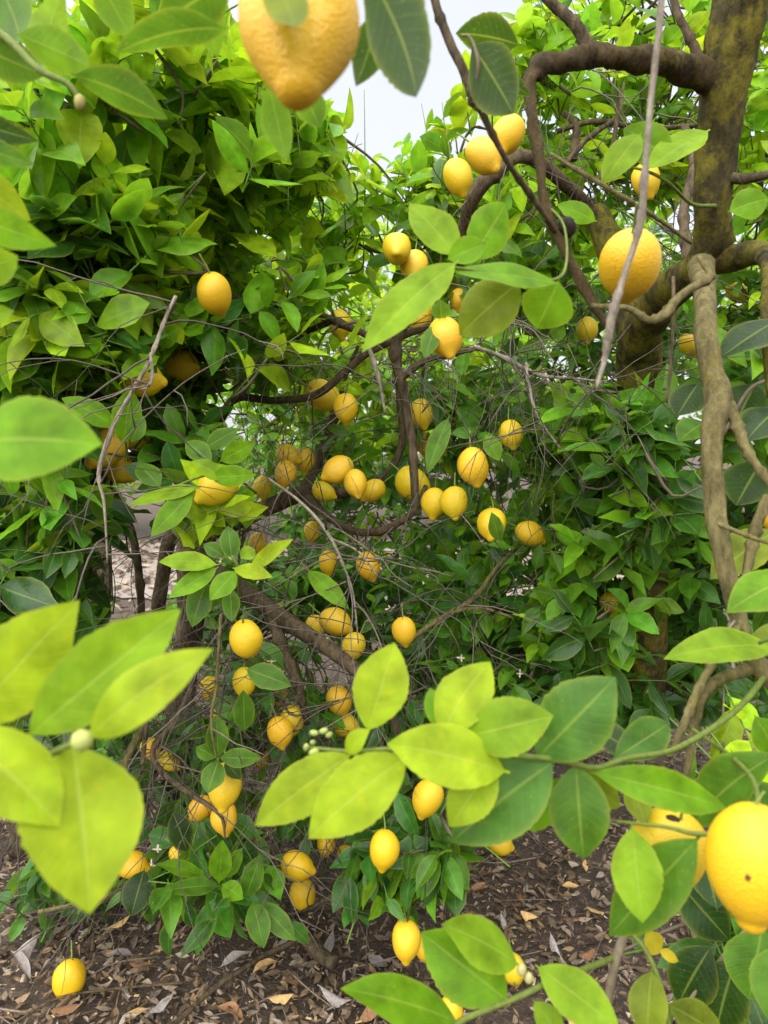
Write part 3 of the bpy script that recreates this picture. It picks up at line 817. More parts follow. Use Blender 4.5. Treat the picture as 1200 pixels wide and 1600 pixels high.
# ------------------------------------------------------------------ lemons
def lemon_mesh(nu, nv, seed, warp=.02, nipr=.15, lobed=False):
    g = np.random.default_rng(seed)
    s = (1 - np.cos(np.linspace(0, math.pi, nv + 1))) / 2
    body = np.clip(1 - (np.abs(s - .455) / .455) ** 2.1, 0, 1) ** .52 * .5
    body = body * (1 - (.30 if lobed else .10) * s)
    nip = np.sqrt(np.clip(1 - ((s - (.85 if lobed else .87)) / (.15 if lobed else .13)) ** 2, 0, 1)) * nipr
    r = (body ** 4 + nip ** 4) ** .25
    neck = np.exp(-((s - .0) / .05) ** 2) * .045
    r = r + neck * (s > 0) * .6
    r = r / r.max() * .5
    a = np.arange(nu) * 2 * math.pi / nu
    ph = g.uniform(0, 6.28, 4)
    k = 1 + warp * np.sin(2 * a[None] + ph[0] + s[:, None] * 2) + warp * .6 * np.sin(3 * a[None] + ph[1] - s[:, None] * 5) + warp * .35 * np.sin(5 * a[None] + ph[2])
    if lobed:
        da = np.angle(np.exp(1j * (a - (-math.pi / 2 + .15))))
        k = k * (1 - .16 * np.exp(-(da[None] / .3) ** 2) * np.exp(-((s[:, None] - .62) / .2) ** 2) + .07 * np.cos(2 * (da[None] - 1.57)) * np.exp(-((s[:, None] - .6) / .25) ** 2))
    rr = r[:, None] * k
    H = 1.36
    bend = .05 * np.sin(s * math.pi)
    v = np.stack([rr * np.cos(a) + bend[:, None], rr * np.sin(a), np.repeat((.5 - s)[:, None] * H, nu, 1)], -1).reshape(-1, 3)
    i = np.arange(nv)[:, None] * nu; j = np.arange(nu)[None]; kk = (j + 1) % nu
    q = np.stack([i + j, i + nu + j, i + nu + kk, i + kk], -1).reshape(-1, 4)
    return make_mesh('lemon', v, q, [], None, None, M_LEMON)


LEM = [lemon_mesh(24, 18, 30 + k, .02 + .006 * k) for k in range(5)]
LEM_BIG = [lemon_mesh(64, 52, 60, .02, .185, True), lemon_mesh(64, 52, 61, .022, .17)]
sv, sq, st, sl = tube(spline([(0, 0, -.03), (0, .0, .03), (.03, .01, .22), (.12, .02, .6)], 4), [.10, .13, .09, .045, .035, .032, .03, .03, .03, .028, .026, .024, .022], 7)
ST = make_mesh('stem', sv, sq, st, np.tile((0.14, 0.19, 0.04), (len(sv), 1)), sl, M_TWIG)

KEEP = []          # (u, v, ru, rv, depth, probability of clearing a leaf in front)
deep_g = 'shaded lemons inside the open tree'
low_g = 'lemons low in the twig tangle'
lw_g = 'lemons in the leaf wall'
# u, v, width px, in-plane tilt (0 nipple down), tilt to the viewer, depth or None, clear, label, group
LEMONS = [
    (460, 50, 182, 3, 10, .41, 1, 'huge blurred lemon hanging overhead with its pointed tip down', None),
    (716, 280, 46, 20, 0, None, 1, 'lemon in the trio on the upper limb, lowest and half behind leaves', None),
    (757, 246, 52, 35, 20, None, 1, 'middle lemon of the trio on the upper limb', None),
    (795, 213, 52, -20, 10, None, 1, 'uppermost lemon of the trio on the upper limb', None),
    (1010, 285, 44, 10, 10, 1.55, .8, 'lemon half behind leaves above the large lemon beside the mossy stem', None),
    (983, 420, 92, 15, -50, .80, 1, 'large smooth lemon crossed by a grey dead twig beside mossy trunk', None),
    (1079, 541, 30, 40, 0, 2.2, .9, 'small far lemon in the dark gap beside the olive branch', None),
    (1155, 458, 32, 50, 0, 2.0, .9, 'small lemon under the mossy fork', None),
    (917, 517, 34, 0, 0, 2.1, .8, 'lemon in shade behind the hanging dead twig', None),
    (621, 391, 47, -12, 62, None, 1, 'upper lemon of the pair under the yellow-green crown, tip facing out', None),
    (649, 417, 44, 0, 30, 1.56, 1, 'lower lemon of the pair under the yellow-green crown', None),
    (338, 462, 53, 10, -40, None, 1, 'lemon sitting on the leaves at the end of a thin level limb', None),
    (285, 573, 48, 80, 10, 1.7, .9, 'lemon behind a drooping leaf right of the long dead twig', None),
    (224, 592, 56, 80, 0, 1.5, .6, 'lemon lying level behind the long dead twig', None),
    (531, 509, 36, 10, 0, None, 1, 'lemon behind the elbow of a bare brown limb', None),
    (697, 530, 54, 12, 20, None, 1, 'lemon with a round-collared tip under two small leaves', None),
    (655, 497, 40, 0, 10, 1.85, .8, 'shaded lemon behind the dark limb under the long hanging leaf', deep_g),
    (718, 470, 30, 0, 0, 1.9, .8, 'lemon glimpsed behind the yellow-mottled hanging leaf', deep_g),
    (508, 618, 46, 60, 10, 1.9, 1, 'lemon resting over the curved bare limb', None),
    (541, 640, 38, 0, -20, 1.75, 1, 'round lemon just below the curved bare limb', None),
    (164, 703, 58, -40, 15, 1.5, .8, 'lemon under a bright leaf, largest of those behind the long dead twig', lw_g), (186, 735, 46, 60, 0, 1.6, .7, 'shaded lemon touching the largest one behind the long dead twig', lw_g), (212, 682, 44, 0, 0, 1.65, .7, 'shaded lemon behind the upright fresh leaf beside the long dead twig', lw_g), (118, 612, 42, 30, 0, 1.6, .6, 'upper lemon hidden deep in the dark leaf wall', lw_g), (125, 646, 42, 70, 0, 1.65, .6, 'lower lemon hidden deep in the dark leaf wall', lw_g), (175, 790, 36, 0, 0, 1.75, .5, 'lemon above the pale lane behind the thin brown stem', lw_g), (292, 740, 36, 0, 0, 1.8, .5, 'shaded lemon behind the spray of bright leaves', lw_g),
    (337, 764, 54, -55, 10, 1.35, 1, 'lemon under a spray of bright leaves beside the forked brown stems', None),
    (526, 735, 42, -60, 10, 1.75, 1, 'lemon lying on its side above the level limb, tip outward', None),
    (556, 757, 38, 12, 15, 1.7, 1, 'lemon with tip down behind the level limb', None),
    (582, 768, 34, -50, 0, 1.85, 1, 'small lemon tucked beside the tip-down lemon behind the level limb', deep_g),
    (445, 742, 34, -10, 0, 1.95, 1, 'lowest lemon of the shaded trio where the thick limbs meet', deep_g), (452, 712, 34, 60, 0, 2.0, .8, 'topmost lemon of the shaded trio where the thick limbs meet', deep_g), (476, 720, 32, 0, 0, 2.05, .8, 'lemon of the shaded trio next to the slanting dark limb', deep_g), (412, 762, 30, 0, 0, 2.1, .7, 'small shaded lemon just above the start of the level limb', deep_g),
    (508, 768, 30, 60, 0, 2.0, .8, 'lemon mostly hidden under the side-lying lemon on the level limb', deep_g),
    (660, 648, 36, 10, 0, 1.95, .9, 'shaded lemon beside the upper part of the dark vertical limb', deep_g), (664, 695, 30, 0, 0, 2.1, .7, 'sliver of lemon below the shaded one beside the vertical limb', deep_g),
    (799, 680, 38, 10, 5, 1.75, 1, 'lemon hanging alone under thin dead twigs', None),
    (741, 731, 50, 10, 5, 1.5, 1, 'plump pale lemon hanging below a cluster of dead twigs', None),
    (648, 756, 50, 50, 0, 1.85, 1, 'lemon behind the dark vertical limb', None),
    (678, 788, 40, -5, 10, 1.72, 1, 'slimmer lemon of the touching pair beside the vertical limb', None),
    (711, 787, 43, 0, 10, 1.62, 1, 'rounder lemon of the touching pair beside the vertical limb', None),
    (769, 821, 44, -10, 30, 1.55, 1, 'lemon with a leaf across its face below the plump pale lemon', None),
    (830, 836, 38, 60, 0, 1.8, .8, 'lemon half under a leaf beside the dense skirt', None),
    (576, 886, 38, 20, 0, 1.85, .9, 'lemon hanging behind the pale forked dead twig', deep_g), (514, 880, 30, 0, 0, 2.0, 1, 'small round lemon hanging free under the sagging limb', deep_g), (488, 832, 26, 0, 0, 2.2, .8, 'tiny lemon just under the junction of the thick limbs', deep_g), (404, 850, 28, 0, 0, 2.2, .7, 'tiny lemon beside the thin brown stem above the bright leaf cluster', deep_g),
    (385, 1000, 53, 3, -30, 1.32, 1, 'smooth oval lemon hanging below the bright leaf cluster', None),
    (493, 981, 32, 10, 0, 1.9, 1, 'small upright lemon touching the level one above the sloping limb', deep_g), (526, 974, 44, 60, 0, 1.8, 1, 'lemon lying level above the sloping limb', None), (550, 1012, 38, -30, 0, 1.75, 1, 'lemon resting against the lower end of the sloping limb', deep_g), (432, 962, 30, 0, 0, 2.0, .7, 'lemon glimpsed over the upper part of the sloping limb', deep_g),
    (632, 988, 37, 5, 0, 1.6, 1, 'lone lemon with dark leaf behind it above the lime spray', None),
    (530, 1097, 40, 20, 0, 1.8, 1, 'upper lemon of the shaded pair behind the tip of the lime spray', deep_g), (541, 1132, 36, 70, 0, 1.85, .8, 'lower lemon of the shaded pair behind the tip of the lime spray', deep_g), (430, 1088, 34, 0, 0, 1.85, .7, 'lemon behind the short limb that droops off the sloping one', deep_g), (381, 1068, 36, 0, 0, 1.65, .8, 'lemon half hidden just below the smooth oval lemon', deep_g),
    (328, 1077, 30, 0, 0, 1.8, .8, 'upper of two small lemons beside the thin hanging grey-green twig', low_g), (346, 1114, 30, 10, 0, 1.75, .8, 'lower of two small lemons beside the thin hanging grey-green twig', low_g),
    (437, 1146, 40, 15, 10, 1.65, 1, 'outer lemon of the pair below the forked limb', None), (456, 1128, 40, -10, 0, 1.72, 1, 'inner lemon of the pair below the forked limb', None),
    (408, 1182, 28, 0, 0, 1.85, .7, 'small lemon in the tangle next to the leaf-capped lemon', low_g), (235, 1172, 30, 20, 0, 1.85, .9, 'lemon at the bend of the dark twig in the tangle', low_g), (266, 1190, 30, 50, 0, 1.9, .7, 'lemon just inside the bend of the dark twig in the tangle', low_g),
    (350, 1231, 54, 0, 20, 1.38, 1, 'lemon capped by four small leaves near the twig tangle', None), (352, 1280, 40, 5, 10, 1.5, 1, 'lemon directly below the leaf-capped lemon', None),
    (312, 1264, 36, -40, 0, 1.62, .9, 'tilted lemon touching the pair under four small leaves', low_g), (210, 1354, 40, 80, 0, 1.7, 1, 'lemon beside a small white blossom near the litter', None), (285, 1337, 32, 60, 0, 1.7, .8, 'lemon behind the fresh green leaf rosette near the litter', low_g),
    (405, 1328, 28, 0, 0, 1.8, .9, 'little lemon between the leaf rosette and the two lemons near the litter', low_g), (467, 1353, 44, 70, 0, 1.72, 1, 'lemon lying level just above the lemon that touches the litter', None), (508, 1321, 30, 0, 0, 1.85, .9, 'little lemon behind the two lemons stacked near the litter', low_g), (540, 1337, 26, 0, 0, 1.9, .8, 'thin sliver of lemon beside the two stacked near the litter', low_g),
    (475, 1400, 41, 5, -20, 1.72, 1, 'lemon touching the leaf litter below another lemon', None),
    (599, 1330, 46, -5, 10, 1.5, 1, 'lemon with thin twigs hanging across it under the lime spray', None), (668, 1250, 48, -20, 0, 1.5, .9, 'lemon peeping out beneath the lime spray', None),
    (783, 1319, 34, 70, 0, 2.1, 1, 'lemon lying on the bare ground under the broad blue-green leaf', None),
    (634, 1472, 46, 0, 20, 1.5, .9, 'lemon under dark leaves above the bottom spray', None), (664, 1482, 34, 0, 0, 1.6, .9, 'lemon mostly hidden behind the lemon under dark leaves', None),
    (803, 1517, 38, 10, 0, 1.62, 1, 'lemon on the litter beside the bottom spray', None), (706, 1582, 38, 10, 0, 1.45, 1, 'lemon almost covered by the bottom spray', None),
    (107, 1534, 48, -5, 10, 1.62, 1, 'lone lemon on the litter crossed by a thin twig', None),
    (1040, 1336, 114, -8, -25, .66, 1, 'large lemon with a dark scar behind two leaves', None),
    (1177, 1357, 138, -3, 2, .53, 1, 'largest sharp lemon with pointed tip and a small pit in its peel', None),
    (958, 945, 36, 60, 0, 1.85, .9, 'lemon peeping out of the dense skirt of leaves', None),
    (1204, 805, 40, 0, 0, 1.0, .9, 'lemon glimpsed beside the pale olive branch', None),
]
BIG_LEMON = []
upv = np.array([0, SP, CP]); fwd = np.array([0, CP, -SP]); rgt = np.array([1.0, 0, 0])
for k, (u, v, w, ti, tv, d, cl, lab, grp) in enumerate(LEMONS):
    if d is None:
        d = .064 * F / w
    dia = w * d / F
    c = P(u, v, d)
    a, b = R(ti), R(tv)
    tipd = norm((-upv * math.cos(a) + rgt * math.sin(a)) * math.cos(b) - fwd * math.sin(b))
    z = -tipd
    x = norm(np.cross(fwd, z) + 1e-3); y = np.cross(z, x)
    sp_ = rng.uniform(0, 6.28) if w < 80 else (0.0 if k == 0 else 1.0)
    x, y = x * math.cos(sp_) + y * math.sin(sp_), -x * math.sin(sp_) + y * math.cos(sp_)
    Mx = Matrix(np.column_stack([x, y, z]).tolist()).to_4x4()
    Mx.translation = Vector(c)
    lowz = c[2] - dia * .6
    if lab and ('ground' in lab or 'litter crossed' in lab or 'touching the leaf' in lab or 'on the litter beside' in lab):
        # resting on the litter: slide along the sight line until it touches
        g = ground_point(u, v + w * .42, .015)
        d2 = proj(g)[2]
        c = P(u, v, d2); dia = w * d2 / F
        c[2] = max(c[2], dia * .5)
        Mx.translation = Vector(c); d = d2
    big = w > 80
    o = link('lemon', LEM_BIG[0 if k == 0 else 1] if big else LEM[k % 5])
    o.matrix_world = Mx @ Matrix.Diagonal((dia, dia, dia * rng.uniform(.93, 1.05), 1))
    o.color = (rng.uniform(.93, 1.05), rng.uniform(.86, 1.08), rng.uniform(.7, 1.6), 1)
    tag(o, lab, 'lemon', grp or 'lemons hanging in the orchard')
    s = link('stem', ST, o, (0, 0, .66))
    s.rotation_euler = (0, 0, rng.uniform(0, 6.28))
    if w > 100: s.scale = (.7, .7, .3)
    if w > 100: BIG_LEMON.append((o, c))
    KEEP.append((u, v, w * .48, w * .55, d, cl))

# marks on the two large lemons at the lower right
def mark(o, u, v, r, tone, name, sx=1.0):
    mw = o.matrix_world
    tree = BVHTree.FromPolygons([mw @ p.co for p in o.data.vertices], [tuple(p.vertices) for p in o.data.polygons])
    h = tree.ray_cast(Vector(CAM), Vector(P(u, v, 1.0) - CAM).normalized())
    if h[0] is None:
        return
    n = np.array(h[1]); hit = np.array(h[0])
    fr = frame(np.cross(n, [0, 0, 1.0]), n)
    th = np.arange(14) * 2 * math.pi / 14
    V = [fr[:, 2] * r * .12]
    for k, z in ((.55, .12), (1.0, -.04)):
        rr = r * k * (1 + rng.uniform(-.3, .3, 14))
        V += [fr[:, 0] * a * math.cos(t) * sx + fr[:, 1] * a * math.sin(t) + fr[:, 2] * r * z for a, t in zip(rr, th)]
    V = np.array(V) + hit
    j = np.arange(14); k = (j + 1) % 14
    q = np.stack([1 + j, 15 + j, 15 + k, 1 + k], -1)
    t = np.stack([np.zeros(14, int), 1 + j, 1 + k], -1)
    inv = mw.inverted()
    V = np.array([tuple(inv @ Vector(x)) for x in V])
    link(name, make_mesh(name, V, q, t, np.tile(tone, (len(V), 1)), None, M_LITTER), o)


mark(BIG_LEMON[-2][0], 1052, 1278, .0042, (.03, .018, .01), 'scar', 1.5)
mark(BIG_LEMON[-1][0], 1168, 1372, .0026, (.10, .055, .02), 'pit')

# ------------------------------------------------------------------ large single leaves on their branches
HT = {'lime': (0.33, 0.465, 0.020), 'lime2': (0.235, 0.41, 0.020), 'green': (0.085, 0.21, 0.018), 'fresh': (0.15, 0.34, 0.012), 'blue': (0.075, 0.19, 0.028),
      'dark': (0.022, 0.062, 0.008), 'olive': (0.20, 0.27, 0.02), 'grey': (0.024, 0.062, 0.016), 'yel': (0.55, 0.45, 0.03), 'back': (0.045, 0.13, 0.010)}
HERO = []


def hero(parent, u0, v0, u1, v1, w, d0, d1, tone, roll=0.0, fold=.16, arch=.05, wave=.018, face=1.0, fine=True, pet=.05):
    """one leaf from its petiole (u0, v0, d0) to its tip (u1, v1, d1), w pixels wide"""
    p0, p1 = P(u0, v0, d0), P(u1, v1, d1)
    ax = p1 - p0
    L = np.linalg.norm(ax)
    dm = (d0 + d1) / 2
    wd = w * dm / F / L
    g = np.random.default_rng(len(HERO) * 7 + 3)
    tocam = norm(CAM - (p0 + p1) / 2)
    n = (tocam + upv * .35 if face > 0 else upv * .5 - tocam * .9) + norm(np.cross(ax, tocam)) * roll
    Rm = frame(ax, n)
    nl, nw = (26, 10) if fine else (12, 6)
    v, q, luv = leaf_shape(nl, nw, wd, fold, 0, wave,   .016 if fine else .02, g, arch=arch * g.uniform(.3, 2.2), petiole=pet, twist=g.uniform(-.3, .3), curl=g.uniform(-.05, .12))
    me = make_mesh('leaf', v * L, q, [], None, luv, M_HERO)
    o = link('leaf', me, parent)
    Mx = Matrix(Rm.tolist()).to_4x4()
    Mx.translation = Vector(p0 - np.array(parent['at']))
    o.matrix_basis = Mx
    t = np.array(HT[tone]) * .80 * g.uniform(.9, 1.1)
    o.color = (*t, 1)
    HERO.append(o)
    um, vm, _ = proj((p0 + p1) / 2)
    ln = math.hypot(u1 - u0, v1 - v0)
    for f in (.3, .5, .72):
        KEEP.append((u0 + (u1 - u0) * f, v0 + (v1 - v0) * f, w * .42, w * .42, dm + .02, .95))
    return o


def branch_thing(pts, label, mat=None):
    """a free-standing lemon branch that reaches in from a tree beyond the frame"""
    w = np.array([P(*a[:3]) for a in pts]); rr = np.array([a[3] * a[2] / F / 2 for a in pts])
    root = tag(link('lemon_branch', None, None, w[0]), label, 'branch')
    root['at'] = [float(x) for x in w[0]]
    pr = spline(np.hstack([w, rr[:, None]]), 6)
    v, q, t, luv = tube(pr[:, :3], np.maximum(pr[:, 3], .0005), 9, .06, 3)
    link('stem', make_mesh('stem', v - w[0], q, t, np.tile((0.10, 0.135, 0.022), (len(v), 1)), luv, mat or M_TWIG), root)
    return root


def stem_part(tree, pts, green=True, label=None):
    w = np.array([P(*a[:3]) for a in pts]); rr = np.array([a[3] * a[2] / F / 2 for a in pts])
    pr = spline(np.hstack([w, rr[:, None]]), 7)
    v, q, t, luv = tube(pr[:, :3], np.maximum(pr[:, 3], .0005), 9, .06, 3)
    o = link('branch', make_mesh('branch', v - w[0], q, t, np.tile((0.10, 0.135, 0.022) if green else (.14, .11, .07), (len(v), 1)), luv, M_TWIG), tree.root, w[0] - tree.base)
    o['at'] = [float(x) for x in w[0]]
    if label: o['label'] = label
    return o


# lime spray in front of the open tree, growing from the drooping olive branch
b = stem_part(RIGHT, [(1200, 1050, .83, 10), (1150, 1110, .76, 9), (1060, 1168, .68, 9), (980, 1185, .63, 9), (930, 1200, .60, 9), (875, 1188, .585, 10), (800, 1180, .57, 9), (710, 1176, .565, 8), (620, 1170, .57, 7), (545, 1174, .585, 7), (485, 1168, .60, 5)], True, 'long green twig carrying a spray of lime leaves')
for a in [(840, 1184, 962, 1058, 112, .585, .57, 'blue', .2), (690, 1150, 766, 1034, 92, .575, .6, 'lime', -.3), (730, 1150, 865, 1118, 90, .57, .55, 'lime2', .3),
          (575, 1140, 616, 1004, 86, .58, .60, 'lime', .1), (540, 1175, 578, 1140, 34, .58, .57, 'lime'), (788, 1205, 605, 1162, 100, .555, .55, 'lime', .1),
          (545, 1180, 398, 1290, 80, .58, .56, 'lime', -.1), (634, 1182, 482, 1310, 104, .57, .55, 'lime', .1), (772, 1190, 702, 1292, 72, .56, .55, 'lime', -.2),
          (862, 1192, 705, 1316, 116, .58, .57, 'blue', -.1), (900, 1196, 912, 1342, 92, .595, .58, 'green', .1), (932, 1208, 1134, 1262, 62, .60, .62, 'fresh', .2),
          (885, 1215, 830, 1300, 46, .61, .62, 'fresh', 0), (690, 1140, 672, 1075, 36, .60, .62, 'fresh'), (885, 1190, 905, 1135, 30, .6, .62, 'fresh'),
          (960, 1185, 1045, 1130, 60, .66, .70, 'blue', .3), (1000, 1180, 900, 1130, 50, .68, .72, 'dark', .2), (900, 1200, 968, 1262, 46, .63, .64, 'olive', .2)]:
    hero(b, *a)
# small flower buds at the spray's end
def bud_part(parent, c, r, tone, name='bud', stretch=1.4, d=(0, 0, 1)):
    s = np.linspace(0, 1, 7)
    pth = c + norm(d) * r * 2 * stretch * (s[:, None] - .5)
    v, q, t, luv = tube(pth, np.maximum(r * np.sqrt(np.clip(1 - (2 * s - 1) ** 2, 0.02, 1)), .0004), 8)
    o = link(name, make_mesh(name, v - c, q, t, np.tile(tone, (len(v), 1)), luv, M_PETAL), parent, c - np.array(parent['at']))
    return o
for i in range(10):
    bud_part(b, P(478 + rng.uniform(-2, 38), 1165 + rng.uniform(-24, 22), .60 + rng.uniform(-.01, .01)), rng.uniform(.0018, .0036), (0.26, 0.31, 0.08), 'bud', 1.5, rng.normal(0, 1, 3))
b2 = stem_part(RIGHT, [(1060, 1225, .8, 12), (1035, 1330, .78, 12), (990, 1420, .74, 13), (965, 1490, .70, 14), (950, 1560, .68, 14), (940, 1640, .66, 14)], False, 'brown twig dropping past the scarred lemon')
b3 = stem_part(RIGHT, [(962, 1495, .70, 8), (920, 1512, .67, 10), (858, 1535, .65, 10), (800, 1562, .64, 9), (720, 1596, .63, 9), (640, 1650, .62, 8)], True, 'green twig of the bottom spray')
for a in [(808, 1506, 690, 1444, 78, .64, .62, 'lime2', .3), (792, 1562, 658, 1456, 100, .64, .66, 'fresh', -.35), (712, 1596, 532, 1545, 84, .63, .60, 'fresh', .25), (842, 1512, 968, 1606, 70, .65, .62, 'lime2', .1),
          (835, 1565, 880, 1625, 40, .65, .64, 'lime2', .1)]:
    hero(b3, *a)
bud_part(b3, P(815, 1515, .64), .0045, (0.36, 0.34, 0.14)); bud_part(b3, P(826, 1528, .64), .004, (0.36, 0.34, 0.14))
b4 = stem_part(RIGHT, [(1290, 1180, .64, 10), (1240, 1270, .58, 9), (1170, 1298, .56, 8), (1092, 1303, .57, 8), (1040, 1292, .58, 6), (958, 1283, .60, 5)], True, 'green twig above the two large lemons')
for a in [(988, 1294, 1004, 1442, 76, .58, .56, 'lime2', .1), (1088, 1312, 952, 1462, 92, .57, .60, 'green', -.1), (1210, 1180, 1085, 1290, 84, .66, .72, 'green', .3), (1140, 1230, 1230, 1300, 90, .74, .72, 'green', .2),
          (1010, 1290, 985, 1225, 40, .64, .68, 'olive')]:
    hero(b4, *a)
b5 = stem_part(RIGHT, [(985, 1455, .72, 7), (1012, 1490, .70, 8), (1035, 1550, .68, 8), (1052, 1630, .66, 8)], True)
for a in [(1018, 1518, 1012, 1625, 60, .66, .64, 'olive', .2), (1045, 1570, 1130, 1625, 60, .66, .68, 'olive', .1)]:
    hero(b5, *a)
b6 = stem_part(RIGHT, [(1080, 1138, .79, 6), (1105, 1155, .76, 7), (1140, 1180, .70, 7), (1172, 1212, .63, 8), (1184, 1245, .57, 8), (1180, 1275, .535, 7)], True)
b7 = stem_part(RIGHT, [(1290, 940, .70, 10), (1240, 980, .72, 8), (1185, 1005, .74, 6)], True)
for a in [(1205, 1010, 1037, 1030, 70, .78, .76, 'lime2', .3), (1262, 900, 1135, 958, 78, .70, .68, 'fresh', .35), (1210, 830, 1110, 905, 70, .92, .92, 'olive', .1), (1240, 1010, 1168, 1000, 56, .8, .8, 'olive')]:
    hero(b7, *a)
b8 = stem_part(RIGHT, [(1250, 1390, .95, 8), (1180, 1440, .92, 8), (1110, 1520, .9, 7), (1065, 1580, .9, 5)], False)
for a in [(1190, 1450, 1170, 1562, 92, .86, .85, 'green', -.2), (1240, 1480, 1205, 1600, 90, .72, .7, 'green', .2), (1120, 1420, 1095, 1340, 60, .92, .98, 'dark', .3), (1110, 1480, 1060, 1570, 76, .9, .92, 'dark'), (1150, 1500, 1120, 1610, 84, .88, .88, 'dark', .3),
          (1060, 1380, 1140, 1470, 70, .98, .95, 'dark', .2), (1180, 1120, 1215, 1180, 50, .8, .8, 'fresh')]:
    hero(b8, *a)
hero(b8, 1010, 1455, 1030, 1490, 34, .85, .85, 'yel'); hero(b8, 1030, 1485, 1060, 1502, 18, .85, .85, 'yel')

# bright leaf group at the middle, on a twig of the mossy tree
b9 = stem_part(RIGHT, [(850, 316, .845, 4), (880, 350, .81, 4), (885, 410, .77, 4.5), (866, 437, .74, 5), (800, 432, .72, 5), (712, 418, .70, 4)], True, 'green twig with large hanging leaves')
for a in [(710, 412, 566, 550, 74, .70, .68, 'lime2', .2), (868, 442, 705, 424, 50, .73, .70, 'fresh', .6), (812, 440, 718, 524, 86, .74, .76, 'olive', -.1), (872, 440, 838, 514, 84, .76, .78, 'fresh', -.3),
          (715, 400, 640, 318, 66, .78, .80, 'lime2', .2), (735, 405, 790, 318, 70, .80, .84, 'fresh', .3), (700, 405, 760, 380, 44, .76, .76, 'fresh')]:
    hero(b9, *a)
b10 = stem_part(RIGHT, [(1118, 322, 1.12, 7), (1080, 318, 1.06, 6), (1040, 282, 1.0, 5), (985, 262, .99, 4), (940, 282, 1.0, 2)], True)
for a in [(1050, 255, 975, 200, 60, 1.0, 1.02, 'fresh'), (1000, 210, 940, 290, 50, 1.0, 1.0, 'lime2'), (1140, 330, 1200, 310, 50, 1.0, 1.0, 'fresh'), (1105, 205, 1010, 265, 56, 1.0, .98, 'lime2', .3), (930, 345, 870, 320, 34, 1.0, 1.0, 'fresh')]:
    hero(b10, *a)
b11 = stem_part(RIGHT, [(1215, 590, 1.0, 7), (1170, 610, 1.0, 6), (1130, 680, 1.0, 5)], False)
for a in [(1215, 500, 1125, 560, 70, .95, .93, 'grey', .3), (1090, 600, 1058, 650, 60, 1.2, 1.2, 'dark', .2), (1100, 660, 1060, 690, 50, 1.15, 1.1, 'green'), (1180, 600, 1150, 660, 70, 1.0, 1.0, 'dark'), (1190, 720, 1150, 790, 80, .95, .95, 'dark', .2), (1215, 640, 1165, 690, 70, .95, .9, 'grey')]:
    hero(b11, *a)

# four branches reaching in from trees beyond the frame
lb1 = branch_thing([(-190, 1290, .56, 12), (-60, 1230, .48, 11), (50, 1190, .43, 11), (95, 1170, .41, 10), (126, 1158, .40, 11)], 'blurred spray of broad lime leaves with a round bud, beside the twig tangle')
for a in [(-50, 1130, 124, 938, 130, .45, .44, 'lime', .1), (48, 1146, 282, 952, 118, .43, .45, 'lime2', .15), (140, 1150, 333, 1014, 92, .41, .41, 'lime', -.1), (-70, 1140, 92, 1292, 150, .40, .38, 'lime', -.3), (112, 1165, 140, 1428, 178, .42, .37, 'lime', -.15)]:
    hero(lb1, *a, pet=.03)
bud_part(lb1, P(128, 1157, .398), .0063, (0.30, 0.34, 0.09), 'bud', 1.0)
lb2 = branch_thing([(-230, 640, .55, 12), (-130, 660, .48, 10), (-60, 690, .45, 8), (-35, 692, .44, 6)], 'blurred single broad leaf and its stem in front of the dark leaf wall')
hero(lb2, -45, 690, 160, 694, 142, .44, .43, 'fresh', .1)
hero(lb2, -100, 640, -10, 520, 60, .50, .52, 'fresh', .2)
lb3 = branch_thing([(-220, -20, .72, 16), (-90, 10, .62, 14), (0, 52, .58, 13), (60, 108, .56, 12), (105, 130, .55, 10), (128, 160, .55, 8)], 'blurred upper twig with cupped leaves and a tiny fruitlet against pale sky')
for a in [(30, 55, 142, 106, 64, .57, .55, 'fresh', .2), (118, 118, 262, 186, 72, .55, .56, 'back', -.2), (-40, 70, 70, 118, 62, .57, .6, 'green', .5), (30, 60, -10, -40, 70, .58, .6, 'green'), (-80, 320, 88, 384, 60, .52, .52, 'fresh', .6), (-70, 260, 48, 345, 60, .56, .58, 'lime', .2),
          (-60, 180, 60, 220, 44, .6, .6, 'grey', .5), (-60, 215, 55, 258, 40, .6, .6, 'green', .4), (60, 100, 100, -20, 60, .62, .66, 'lime2', .1), (-40, 430, 28, 400, 60, .5, .5, 'lime2', .2), (-50, 500, 22, 486, 36, .5, .5, 'lime2', .2)]:
    hero(lb3, *a, face=-1 if a[1] < 150 else 1)
bud_part(lb3, P(125, 160, .55), .0045, (0.28, 0.24, 0.07))
lb4 = branch_thing([(300, -330, .75, 22), (400, -210, .60, 18), (452, -120, .47, 13), (460, -72, .42, 10)], 'overhanging twig carrying the huge blurred lemon and dark drooping leaves')
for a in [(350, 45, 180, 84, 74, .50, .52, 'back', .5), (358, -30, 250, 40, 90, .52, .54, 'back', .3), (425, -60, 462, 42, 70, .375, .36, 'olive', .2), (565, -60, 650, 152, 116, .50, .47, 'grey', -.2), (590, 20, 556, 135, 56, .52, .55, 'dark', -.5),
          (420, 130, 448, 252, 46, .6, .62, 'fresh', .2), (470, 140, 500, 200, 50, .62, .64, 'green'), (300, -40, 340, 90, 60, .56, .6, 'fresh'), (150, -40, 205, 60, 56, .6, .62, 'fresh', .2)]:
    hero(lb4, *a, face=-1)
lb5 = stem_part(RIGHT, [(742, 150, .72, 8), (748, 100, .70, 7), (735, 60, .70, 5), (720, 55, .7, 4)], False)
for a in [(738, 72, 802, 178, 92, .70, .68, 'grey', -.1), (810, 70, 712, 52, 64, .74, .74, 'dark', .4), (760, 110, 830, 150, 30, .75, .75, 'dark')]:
    hero(lb5, *a, face=-1)

